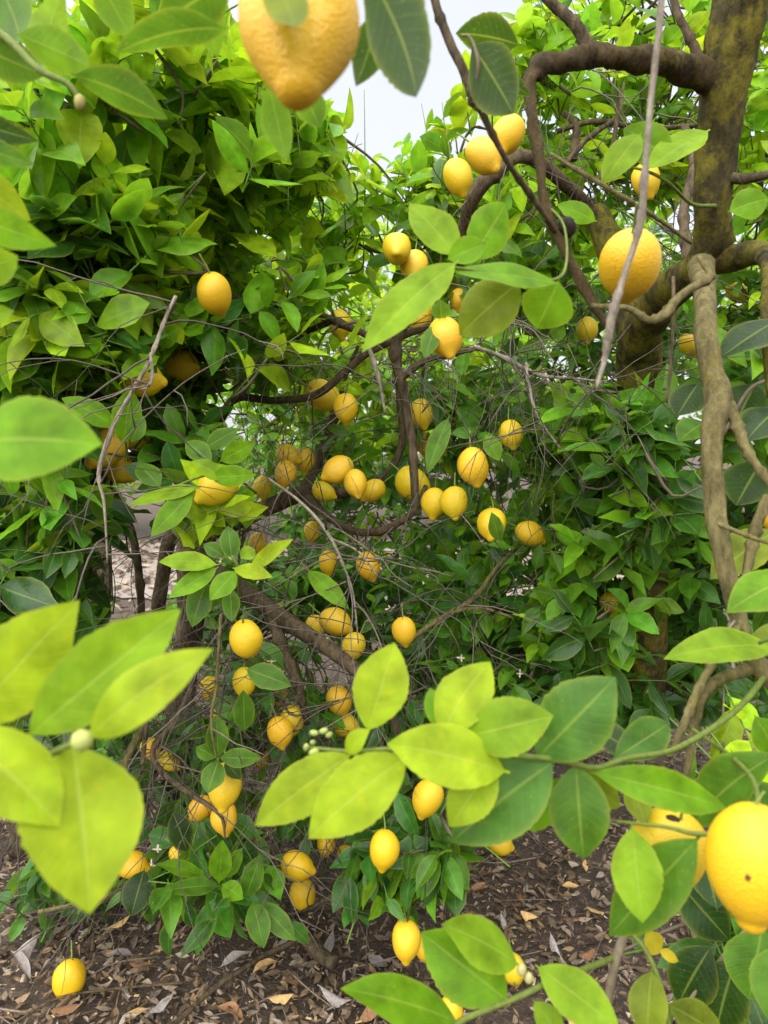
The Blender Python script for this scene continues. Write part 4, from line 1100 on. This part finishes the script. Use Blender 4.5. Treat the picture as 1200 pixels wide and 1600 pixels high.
# clusters on the open tree
c1 = stem_part(OPEN, [(372, 960, 1.35, 5), (374, 920, 1.25, 5), (372, 888, 1.2, 5), (362, 868, 1.19, 4)], True)
for a in [(362, 872, 356, 822, 32, 1.19, 1.2, 'green'), (338, 882, 248, 878, 34, 1.18, 1.15, 'lime2', .3), (338, 888, 264, 934, 34, 1.18, 1.14, 'fresh'), (368, 893, 328, 938, 36, 1.18, 1.14, 'fresh'), (322, 908, 300, 980, 40, 1.2, 1.18, 'green'), (360, 920, 362, 972, 28, 1.2, 1.17, 'green'),
          (392, 888, 458, 842, 26, 1.17, 1.14, 'lime'), (366, 888, 426, 902, 26, 1.17, 1.13, 'lime'), (350, 870, 318, 850, 24, 1.2, 1.2, 'green'), (376, 872, 398, 858, 24, 1.2, 1.22, 'lime2'), (340, 905, 332, 950, 30, 1.22, 1.24, 'green')]:
    hero(c1, *a, fine=False)
c2 = stem_part(OPEN, [(338, 1230, 1.42, 5), (340, 1200, 1.36, 5), (341, 1185, 1.34, 4)], True)
for a in [(341, 1182, 338, 1116, 36, 1.34, 1.34, 'green'), (345, 1184, 408, 1184, 30, 1.33, 1.3, 'green', .3), (341, 1188, 324, 1240, 38, 1.33, 1.29, 'green'), (336, 1184, 306, 1168, 30, 1.34, 1.34, 'green', .3), (382, 1142, 380, 1078, 34, 1.34, 1.33, 'green'), (386, 1046, 455, 1072, 40, 1.3, 1.28, 'green', .2), (352, 1190, 376, 1218, 24, 1.36, 1.34, 'dark')]:
    hero(c2, *a, fine=False)
c3 = stem_part(OPEN, [(400, 770, 1.35, 4), (370, 748, 1.28, 4), (325, 742, 1.22, 4), (250, 770, 1.2, 3)], True)
for a in [(330, 745, 400, 742, 34, 1.2, 1.16, 'fresh', .3), (350, 748, 300, 720, 34, 1.2, 1.18, 'lime2', .3), (345, 720, 400, 690, 32, 1.22, 1.2, 'fresh', .3), (300, 770, 236, 838, 38, 1.2, 1.15, 'fresh'), (310, 762, 200, 790, 30, 1.2, 1.18, 'lime2', .4), (330, 722, 290, 690, 34, 1.22, 1.24, 'green'), (320, 700, 372, 670, 30, 1.24, 1.26, 'green', .2), (250, 760, 215, 725, 36, 1.22, 1.24, 'green')]:
    hero(c3, *a, fine=False)
c4 = stem_part(OPEN, [(200, 720, 1.3, 4), (196, 690, 1.24, 4), (190, 650, 1.22, 3)], True)
for a in [(192, 692, 204, 606, 46, 1.22, 1.2, 'fresh', .1), (182, 668, 96, 622, 40, 1.22, 1.18, 'fresh', .3), (190, 660, 120, 660, 26, 1.24, 1.2, 'green', .4), (205, 690, 225, 650, 28, 1.2, 1.2, 'green')]:
    hero(c4, *a, fine=False)
c5 = stem_part(OPEN, [(335, 1420, 1.7, 6), (340, 1385, 1.6, 5), (345, 1372, 1.55, 4)], True)
for a in [(342, 1378, 348, 1312, 36, 1.55, 1.52, 'fresh'), (340, 1384, 255, 1392, 32, 1.55, 1.5, 'green', .3), (348, 1382, 380, 1405, 30, 1.54, 1.5, 'fresh', .2), (350, 1372, 378, 1325, 26, 1.56, 1.56, 'fresh'), (320, 1370, 245, 1350, 26, 1.58, 1.55, 'fresh', .3), (395, 1410, 412, 1482, 38, 1.55, 1.5, 'green'), (405, 1410, 462, 1470, 34, 1.56, 1.52, 'green', .2), (225, 1360, 205, 1432, 50, 1.6, 1.55, 'grey'), (270, 1270, 292, 1330, 40, 1.5, 1.5, 'grey'),
          (385, 1400, 408, 1335, 36, 1.55, 1.55, 'green')]:
    hero(c5, *a, fine=False)
c6 = stem_part(OPEN, [(470, 880, 1.5, 4), (482, 890, 1.45, 3)], True)
for a in [(482, 892, 545, 952, 32, 1.45, 1.4, 'fresh', .1), (690, 500, 688, 468, 30, 1.3, 1.28, 'green'), (680, 508, 664, 560, 30, 1.3, 1.28, 'green'), (780, 845, 768, 800, 24, 1.48, 1.46, 'green'), (700, 655, 668, 740, 32, 1.5, 1.46, 'green', .1), (760, 680, 780, 720, 28, 1.5, 1.48, 'fresh')]:
    hero(c6, *a, fine=False)

# ------------------------------------------------------------------ clear leaves that would hide the fruit, open sky and lane
SKY_GAP = [(560, 100), (600, 150), (645, 152), (668, 60), (680, -30), (770, -30), (730, 60), (705, 110), (682, 145), (645, 180), (628, 215), (592, 195), (560, 230), (545, 215), (560, 165)]
LANE_GAP = [(150, 828), (235, 822), (240, 880), (226, 935), (175, 940), (150, 880)]
LANE_GAP2 = [(790, 915), (812, 893), (832, 905), (826, 935), (800, 932)]
BARE = [(740, 1330), (960, 1290), (985, 1500), (900, 1520), (760, 1500)]


def inside(poly, u, v):
    r = np.zeros(u.shape, bool)
    j = len(poly) - 1
    for i in range(len(poly)):
        (xi, yi), (xj, yj) = poly[i], poly[j]
        c = ((yi > v) != (yj > v)) & (u < (xj - xi) * (v - yi) / (yj - yi + 1e-9) + xi)
        r ^= c
        j = i
    return r


def cull(tree):
    if not tree.leaf:
        return
    pos = np.array([a[0] for a in tree.leaf]); rot = np.array([a[1] for a in tree.leaf]); sc = np.array([a[2] for a in tree.leaf])
    ax = rot[:, :, 0] * sc[:, None]; sy = rot[:, :, 1] * sc[:, None] * .2
    smp = [pos, pos + ax * .5, pos + ax, pos + ax * .5 + sy, pos + ax * .5 - sy]
    ok = np.ones(len(pos), bool)
    rnd = rng.random(len(pos))
    for s in smp:
        u, v, d = proj(s)
        for (ku, kv, ru, rv, kd, pr) in KEEP:
            ok &= ~((((u - ku) / ru) ** 2 + ((v - kv) / rv) ** 2 < 1) & (d < kd) & (rnd < pr))
        for poly, pr in ((SKY_GAP, .97), (LANE_GAP, .9), (LANE_GAP2, .9), (BARE, .92)):
            ok &= ~(inside(poly, u, v) & (rnd < pr) & (d < 9))
        ok &= ~(d < .35)
        ok &= s[:, 2] > .008
    tree.leaf = [a for a, k in zip(tree.leaf, ok) if k]


for t in (RIGHT, OPEN, DENSE, MID):
    cull(t)
for t in FAR:
    cull(t)

# ------------------------------------------------------------------ leaves: the largest in view singly, the rest joined as crown
quads, verts, owner = [], [], []
for ti, t in enumerate((RIGHT, OPEN, DENSE, MID)):
    for li, (p, rm, sc, k, tone) in enumerate(t.leaf):
        a = rm[:, 0] * sc; y = rm[:, 1] * sc * .23
        n = len(verts)
        verts += [Vector(p), Vector(p + a * .45 + y), Vector(p + a), Vector(p + a * .45 - y)]
        quads.append((n, n + 1, n + 2, n + 3)); owner.append((ti, li))
bvh = BVHTree.FromPolygons(verts, quads)
cv = Vector(CAM)
score = {0: [], 1: [], 2: [], 3: []}
for f, (ti, li) in enumerate(owner):
    A = [verts[i] for i in quads[f]]
    pu, pv, pd = proj(np.array([tuple(x) for x in A]))
    if pd.min() < .2 or pu.max() < 0 or pu.min() > 1200 or pv.max() < 0 or pv.min() > 1600:
        continue
    area = .5 * abs((pu[2] - pu[0]) * (pv[3] - pv[1]) - (pu[3] - pu[1]) * (pv[2] - pv[0]))
    if area < 60:
        continue
    seen = 0
    for wts in ((.3, .1, .5, .1), (.55, .15, .15, .15), (.1, .4, .4, .1), (.1, .1, .4, .4)):
        tg = A[0] * wts[0] + A[1] * wts[1] + A[2] * wts[2] + A[3] * wts[3]
        dr = tg - cv
        h = bvh.ray_cast(cv, dr.normalized(), dr.length + .01)
        seen += (h[2] == f)
    if seen:
        score[ti].append((area * seen, li))
n_single = 0
for ti, t in enumerate((RIGHT, OPEN, DENSE, MID)):
    top = {li for _, li in sorted(score[ti], reverse=True)[:260]}
    rest = Soup()
    for li, (p, rm, sc, k, tone) in enumerate(t.leaf):
        if li in top:
            o = link('leaf', VAR_MESH[k], t.root)
            Mx = Matrix((rm * sc).tolist()).to_4x4()
            Mx.translation = Vector(p - t.base)
            o.matrix_basis = Mx
            o.color = (*[float(x) for x in tone], 1)
            n_single += 1
    idx = [i for i in range(len(t.leaf)) if i not in top]
    pos = np.array([t.leaf[i][0] for i in idx]); rot = np.array([t.leaf[i][1] * t.leaf[i][2] for i in idx]); var = np.array([t.leaf[i][3] for i in idx]); tn = np.array([t.leaf[i][4] for i in idx])
    V = np.einsum('nij,nvj->nvi', rot, VAR_V[var]) + pos[:, None]
    nv = VAR_V.shape[1]
    Q = (VAR_Q[None] + (np.arange(len(idx)) * nv)[:, None, None]).reshape(-1, 4)
    me = make_mesh('crown', V.reshape(-1, 3) - t.base, Q, [], np.repeat(tn, nv, 0), np.tile(VAR_L, (len(idx), 1)), M_CROWN)
    tag(link('crown', me, t.root), kind='stuff')
    tag(link('twig_tangle', t.twigs.mesh('twig_tangle', M_TWIG, t.base), t.root), kind='stuff')
for t in FAR:
    pos = np.array([a[0] for a in t.leaf]); rot = np.array([a[1] * a[2] for a in t.leaf]); var = np.array([a[3] for a in t.leaf]); tn = np.array([a[4] for a in t.leaf])
    V = np.einsum('nij,nvj->nvi', rot, FAR_V[var]) + pos[:, None]
    nv = FAR_V.shape[1]
    Q = (FAR_Q[None] + (np.arange(len(pos)) * nv)[:, None, None]).reshape(-1, 4)
    me = make_mesh('crown', V.reshape(-1, 3) - t.base, Q, [], np.repeat(tn, nv, 0), np.tile(FAR_L, (len(pos), 1)), M_CROWN)
    tag(link('crown', me, t.root), kind='stuff')

# ------------------------------------------------------------------ white blossoms
def blossom(tree, u, v, d, n=4, r=.0105):
    c = P(u, v, d)
    s = Soup()
    ax = norm(np.array([rng.normal(0, .4), -1, rng.normal(.1, .4)]))
    fr = frame(np.cross(ax, [0, 0, 1.0]) + 1e-3, ax)
    for k in range(n):
        a = k * 2 * math.pi / n + rng.uniform(-.2, .2)
        x = fr[:, 0] * math.cos(a) + fr[:, 1] * math.sin(a)
        pv, pq, pl = leaf_shape(5, 3, .42, .35, rng.uniform(-.5, .7), .0, 0, rng, petiole=.02)
        Rm = frame(x + ax * .35, ax)
        s.add(pv @ (Rm * r).T + c, pq, None, (0.45, 0.42, 0.38), pl)
    tv, tq, tt, tl = tube(np.array([c, c + ax * r * .5]), [.0016, .0012], 6)
    s.add(tv, tq, tt, (0.7, 0.55, 0.12), tl)
    link('blossom', s.mesh('blossom', M_PETAL, c), tree.root, c - tree.base)


for a in [(246, 1326, 1.5), (238, 1350, 1.5), (424, 1032, 1.45)]:
    blossom(OPEN, *a)
for a in [(720, 1028, 1.75), (812, 1052, 1.75), (1022, 1085, 1.75), (1012, 1078, 1.75)]:
    blossom(RIGHT, *a)

# dried black fruits caught in the twigs
def dried(u, v, w, d, label):
    dia = w * d / F
    c = P(u, v, d)
    th = np.linspace(0, math.pi, 13); ph = np.arange(16) * 2 * math.pi / 16
    r = dia / 2 * (1 + rng.normal(0, .07, (13, 16)))
    v_ = np.stack([r * np.sin(th)[:, None] * np.cos(ph), r * np.sin(th)[:, None] * np.sin(ph), r * np.cos(th)[:, None] * np.ones(16) * 1.15], -1).reshape(-1, 3)
    i = np.arange(12)[:, None] * 16; j = np.arange(16)[None]; k = (j + 1) % 16
    q = np.stack([i + j, i + 16 + j, i + 16 + k, i + k], -1).reshape(-1, 4)
    o = link('dried_fruit', make_mesh('dried_fruit', v_, q, [], np.tile((.012, .008, .006), (len(v_), 1)), None, M_LITTER), None, c)
    tag(o, label, 'dried fruit')


dried(886, 356, 28, .83, 'shrivelled black dried fruit stuck on the hanging dark branch')
dried(792, 66, 24, .76, 'small black dried fruit behind the dark overhanging leaf')

# ------------------------------------------------------------------ leaf litter
LT = [(0.11, 0.077, 0.047), (0.15, 0.115, 0.082), (0.065, 0.044, 0.027), (0.185, 0.15, 0.118), (0.135, 0.088, 0.046), (0.085, 0.058, 0.037)]
LV = []
for k in range(10):
    g = np.random.default_rng(900 + k)
    LV.append(leaf_shape(7, 4, g.uniform(.26, .44), g.uniform(-.2, .5), g.uniform(-.3, .4), g.uniform(.02, .06), .04, g, arch=g.uniform(-.05, .16), twist=g.uniform(-.7, .7), curl=g.uniform(-.6, 1.5), tip=g.uniform(.7, 1.2)))
LIT_V = np.stack([a[0] for a in LV]); LIT_Q, LIT_L = LV[0][1], LV[0][2]
soup = Soup()


def litter_xy(n, far):
    y = rng.uniform(1.15, 5.2, n) if far else 1.15 + rng.random(n) ** 1.3 * 2.6
    x = rng.uniform(-1, 1, n) * (y * .62 + .35)
    return x, y


def lit_rot(flat=.35):
    a = rng.uniform(0, 6.28)
    d = np.array([math.cos(a), math.sin(a), rng.normal(0, flat * .5)])
    n = np.array([rng.normal(0, flat), rng.normal(0, flat), 1.0 if rng.random() < .6 else -1.0])
    return frame(d, n)


for n, far in ((13000, False), (3500, True)):
    X, Y = litter_xy(n, far)
    for x, y in zip(X, Y):
        k = rng.integers(0, 10)
        s = rng.uniform(.012, .042)
        z = float(ground_h(x, y)) + rng.uniform(.004, .022)
        V = LIT_V[k] @ (lit_rot() * s).T
        V = V - [0, 0, min(0, V[:, 2].min() * .7)]
        soup.add(V + [x, y, z], LIT_Q, None, np.array(LT[rng.integers(0, 6)]) * rng.uniform(.75, 1.8), LIT_L)
# stray leaves and clods on the lane
X, Y = rng.uniform(-5, 5, 2600), rng.uniform(5.3, 9.4, 2600)
for x, y in zip(X, Y):
    V = LIT_V[rng.integers(0, 10)] @ (lit_rot(.3) * rng.uniform(.05, .16)).T
    V = V - [0, 0, V[:, 2].min()]
    soup.add(V + [x, y, .006], LIT_Q, None, np.array((0.20, 0.155, 0.115)) * rng.uniform(.35, 1.5), LIT_L)
# straw-coloured crumbs and bark chips
X, Y = litter_xy(14000, False)
for x, y in zip(X, Y):
    s = rng.uniform(.002, .0075); w = rng.uniform(.15, .45)
    Rm = lit_rot(.4)
    V = np.array([[-1, -w, 0], [1, -w, 0], [1, w, 0], [-1, w, 0], [0, 0, w * .8]]) @ (Rm * s).T + [x, y, float(ground_h(x, y)) + rng.uniform(.01, .034)]
    tone = np.array((0.34, 0.25, 0.13) if rng.random() < .4 else LT[rng.integers(0, 6)]) * rng.uniform(.6, 1.3)
    soup.add(V, None, [(0, 1, 4), (1, 2, 4), (2, 3, 4), (3, 0, 4)], tone)
# fine fallen sticks in the litter
X, Y = litter_xy(420, False)
for x, y in zip(X, Y):
    a = rng.uniform(0, 6.28); L_ = rng.uniform(.04, .22)
    z = float(ground_h(x, y)) + .02
    m = rng.normal(0, .08, 2) * L_
    p = spline([(x, y, z), (x + math.cos(a) * L_ / 2 + m[0], y + math.sin(a) * L_ / 2 + m[1], z + rng.uniform(0, .02)), (x + math.cos(a) * L_, y + math.sin(a) * L_, z)], 3)
    tv, tq, tt, tl = tube(p, np.linspace(rng.uniform(.001, .0028), .0008, len(p)), 5)
    soup.add(tv, tq, tt, np.array((0.15, 0.115, 0.085)) * rng.uniform(.5, 1.4), tl)
o = link('leaf_litter', soup.mesh('leaf_litter', M_LITTER))
tag(o, 'grey-brown litter of curled dead leaves and bark crumbs covering the soil', 'leaf litter', None, 'stuff')

# the paler dead leaves that stand out
TAN = [('pale tan curled dead leaf lying on dark litter', (0.42, 0.27, 0.11), [(395, 1523, 46), (420, 1555, 40), (318, 1422, 30), (170, 1450, 34), (232, 1560, 44), (905, 1385, 30), (945, 1420, 28), (840, 1437, 26), (700, 1530, 30), (885, 1590, 34), (1105, 1370, 30), (650, 1540, 26), (985, 1390, 28), (915, 1350, 24), (1080, 1110, 26)]),
       ('silver-grey crumpled dead leaf lying on dark litter', (0.30, 0.265, 0.245), [(520, 1440, 50), (540, 1425, 40), (455, 1385, 30), (575, 1460, 44), (500, 1545, 56), (345, 1500, 46), (560, 1500, 50), (270, 1540, 44), (430, 1480, 40), (610, 1555, 40), (60, 1480, 44), (20, 1510, 50), (860, 1470, 30), (790, 1450, 28), (170, 1500, 40)]),
       ('rust-brown dead leaf lying on dark litter', (0.20, 0.105, 0.05), [(300, 1470, 40), (465, 1530, 44), (380, 1580, 50), (560, 1580, 50), (820, 1400, 30), (880, 1430, 26), (760, 1380, 28), (130, 1580, 50), (930, 1480, 30), (240, 1500, 36)])]
for lab, tone, spots in TAN:
    for (u, v, w) in spots:
        g = ground_point(u, v, .03)
        d = proj(g)[2]
        k = rng.integers(0, 10)
        s = w * d / F * 1.05
        Rm = lit_rot(.3)
        V = LIT_V[k] @ (Rm * s).T
        V[:, 2] -= V[:, 2].min()
        z = float(ground_h(g[0], g[1])) + .022
        me = make_mesh('dry_leaf', V, LIT_Q, [], np.tile(np.array(tone) * rng.uniform(.75, 1.2), (len(V), 1)), LIT_L, M_LITTER)
        tag(link('dry_leaf', me, None, (g[0], g[1], z)), lab, 'dead leaf', lab.split(' dead')[0] + ' dead leaves on the litter')

# fallen sticks that can be told apart
for lab, pts, w in [('long reddish fallen stick slanting across the litter below the twig tangle', [(275, 1598), (340, 1540), (410, 1495), (462, 1470)], 8),
                    ('thin pale fallen twig beside the lone lemon on the litter', [(20, 1600), (90, 1560), (180, 1545), (290, 1535)], 4),
                    ('short thick piece of fallen branch lying on the litter', [(478, 1468), (500, 1490), (522, 1505)], 22),
                    ('straight thin fallen twig on the bare soil under the broad blue-green leaf', [(830, 1310), (880, 1340), (950, 1360)], 4)]:
    W = np.array([ground_point(u, v, .035) for u, v in pts])
    rr = np.array([w * proj(p)[2] / F / 2 for p in W])
    pr = spline(np.hstack([W, rr[:, None]]), 6)
    tv, tq, tt, tl = tube(pr[:, :3], pr[:, 3], 9, .1, 5)
    o = link('fallen_stick', make_mesh('fallen_stick', tv - W[0], tq, tt, None, tl, M_BARK), None, W[0])
    tag(o, lab, 'stick')
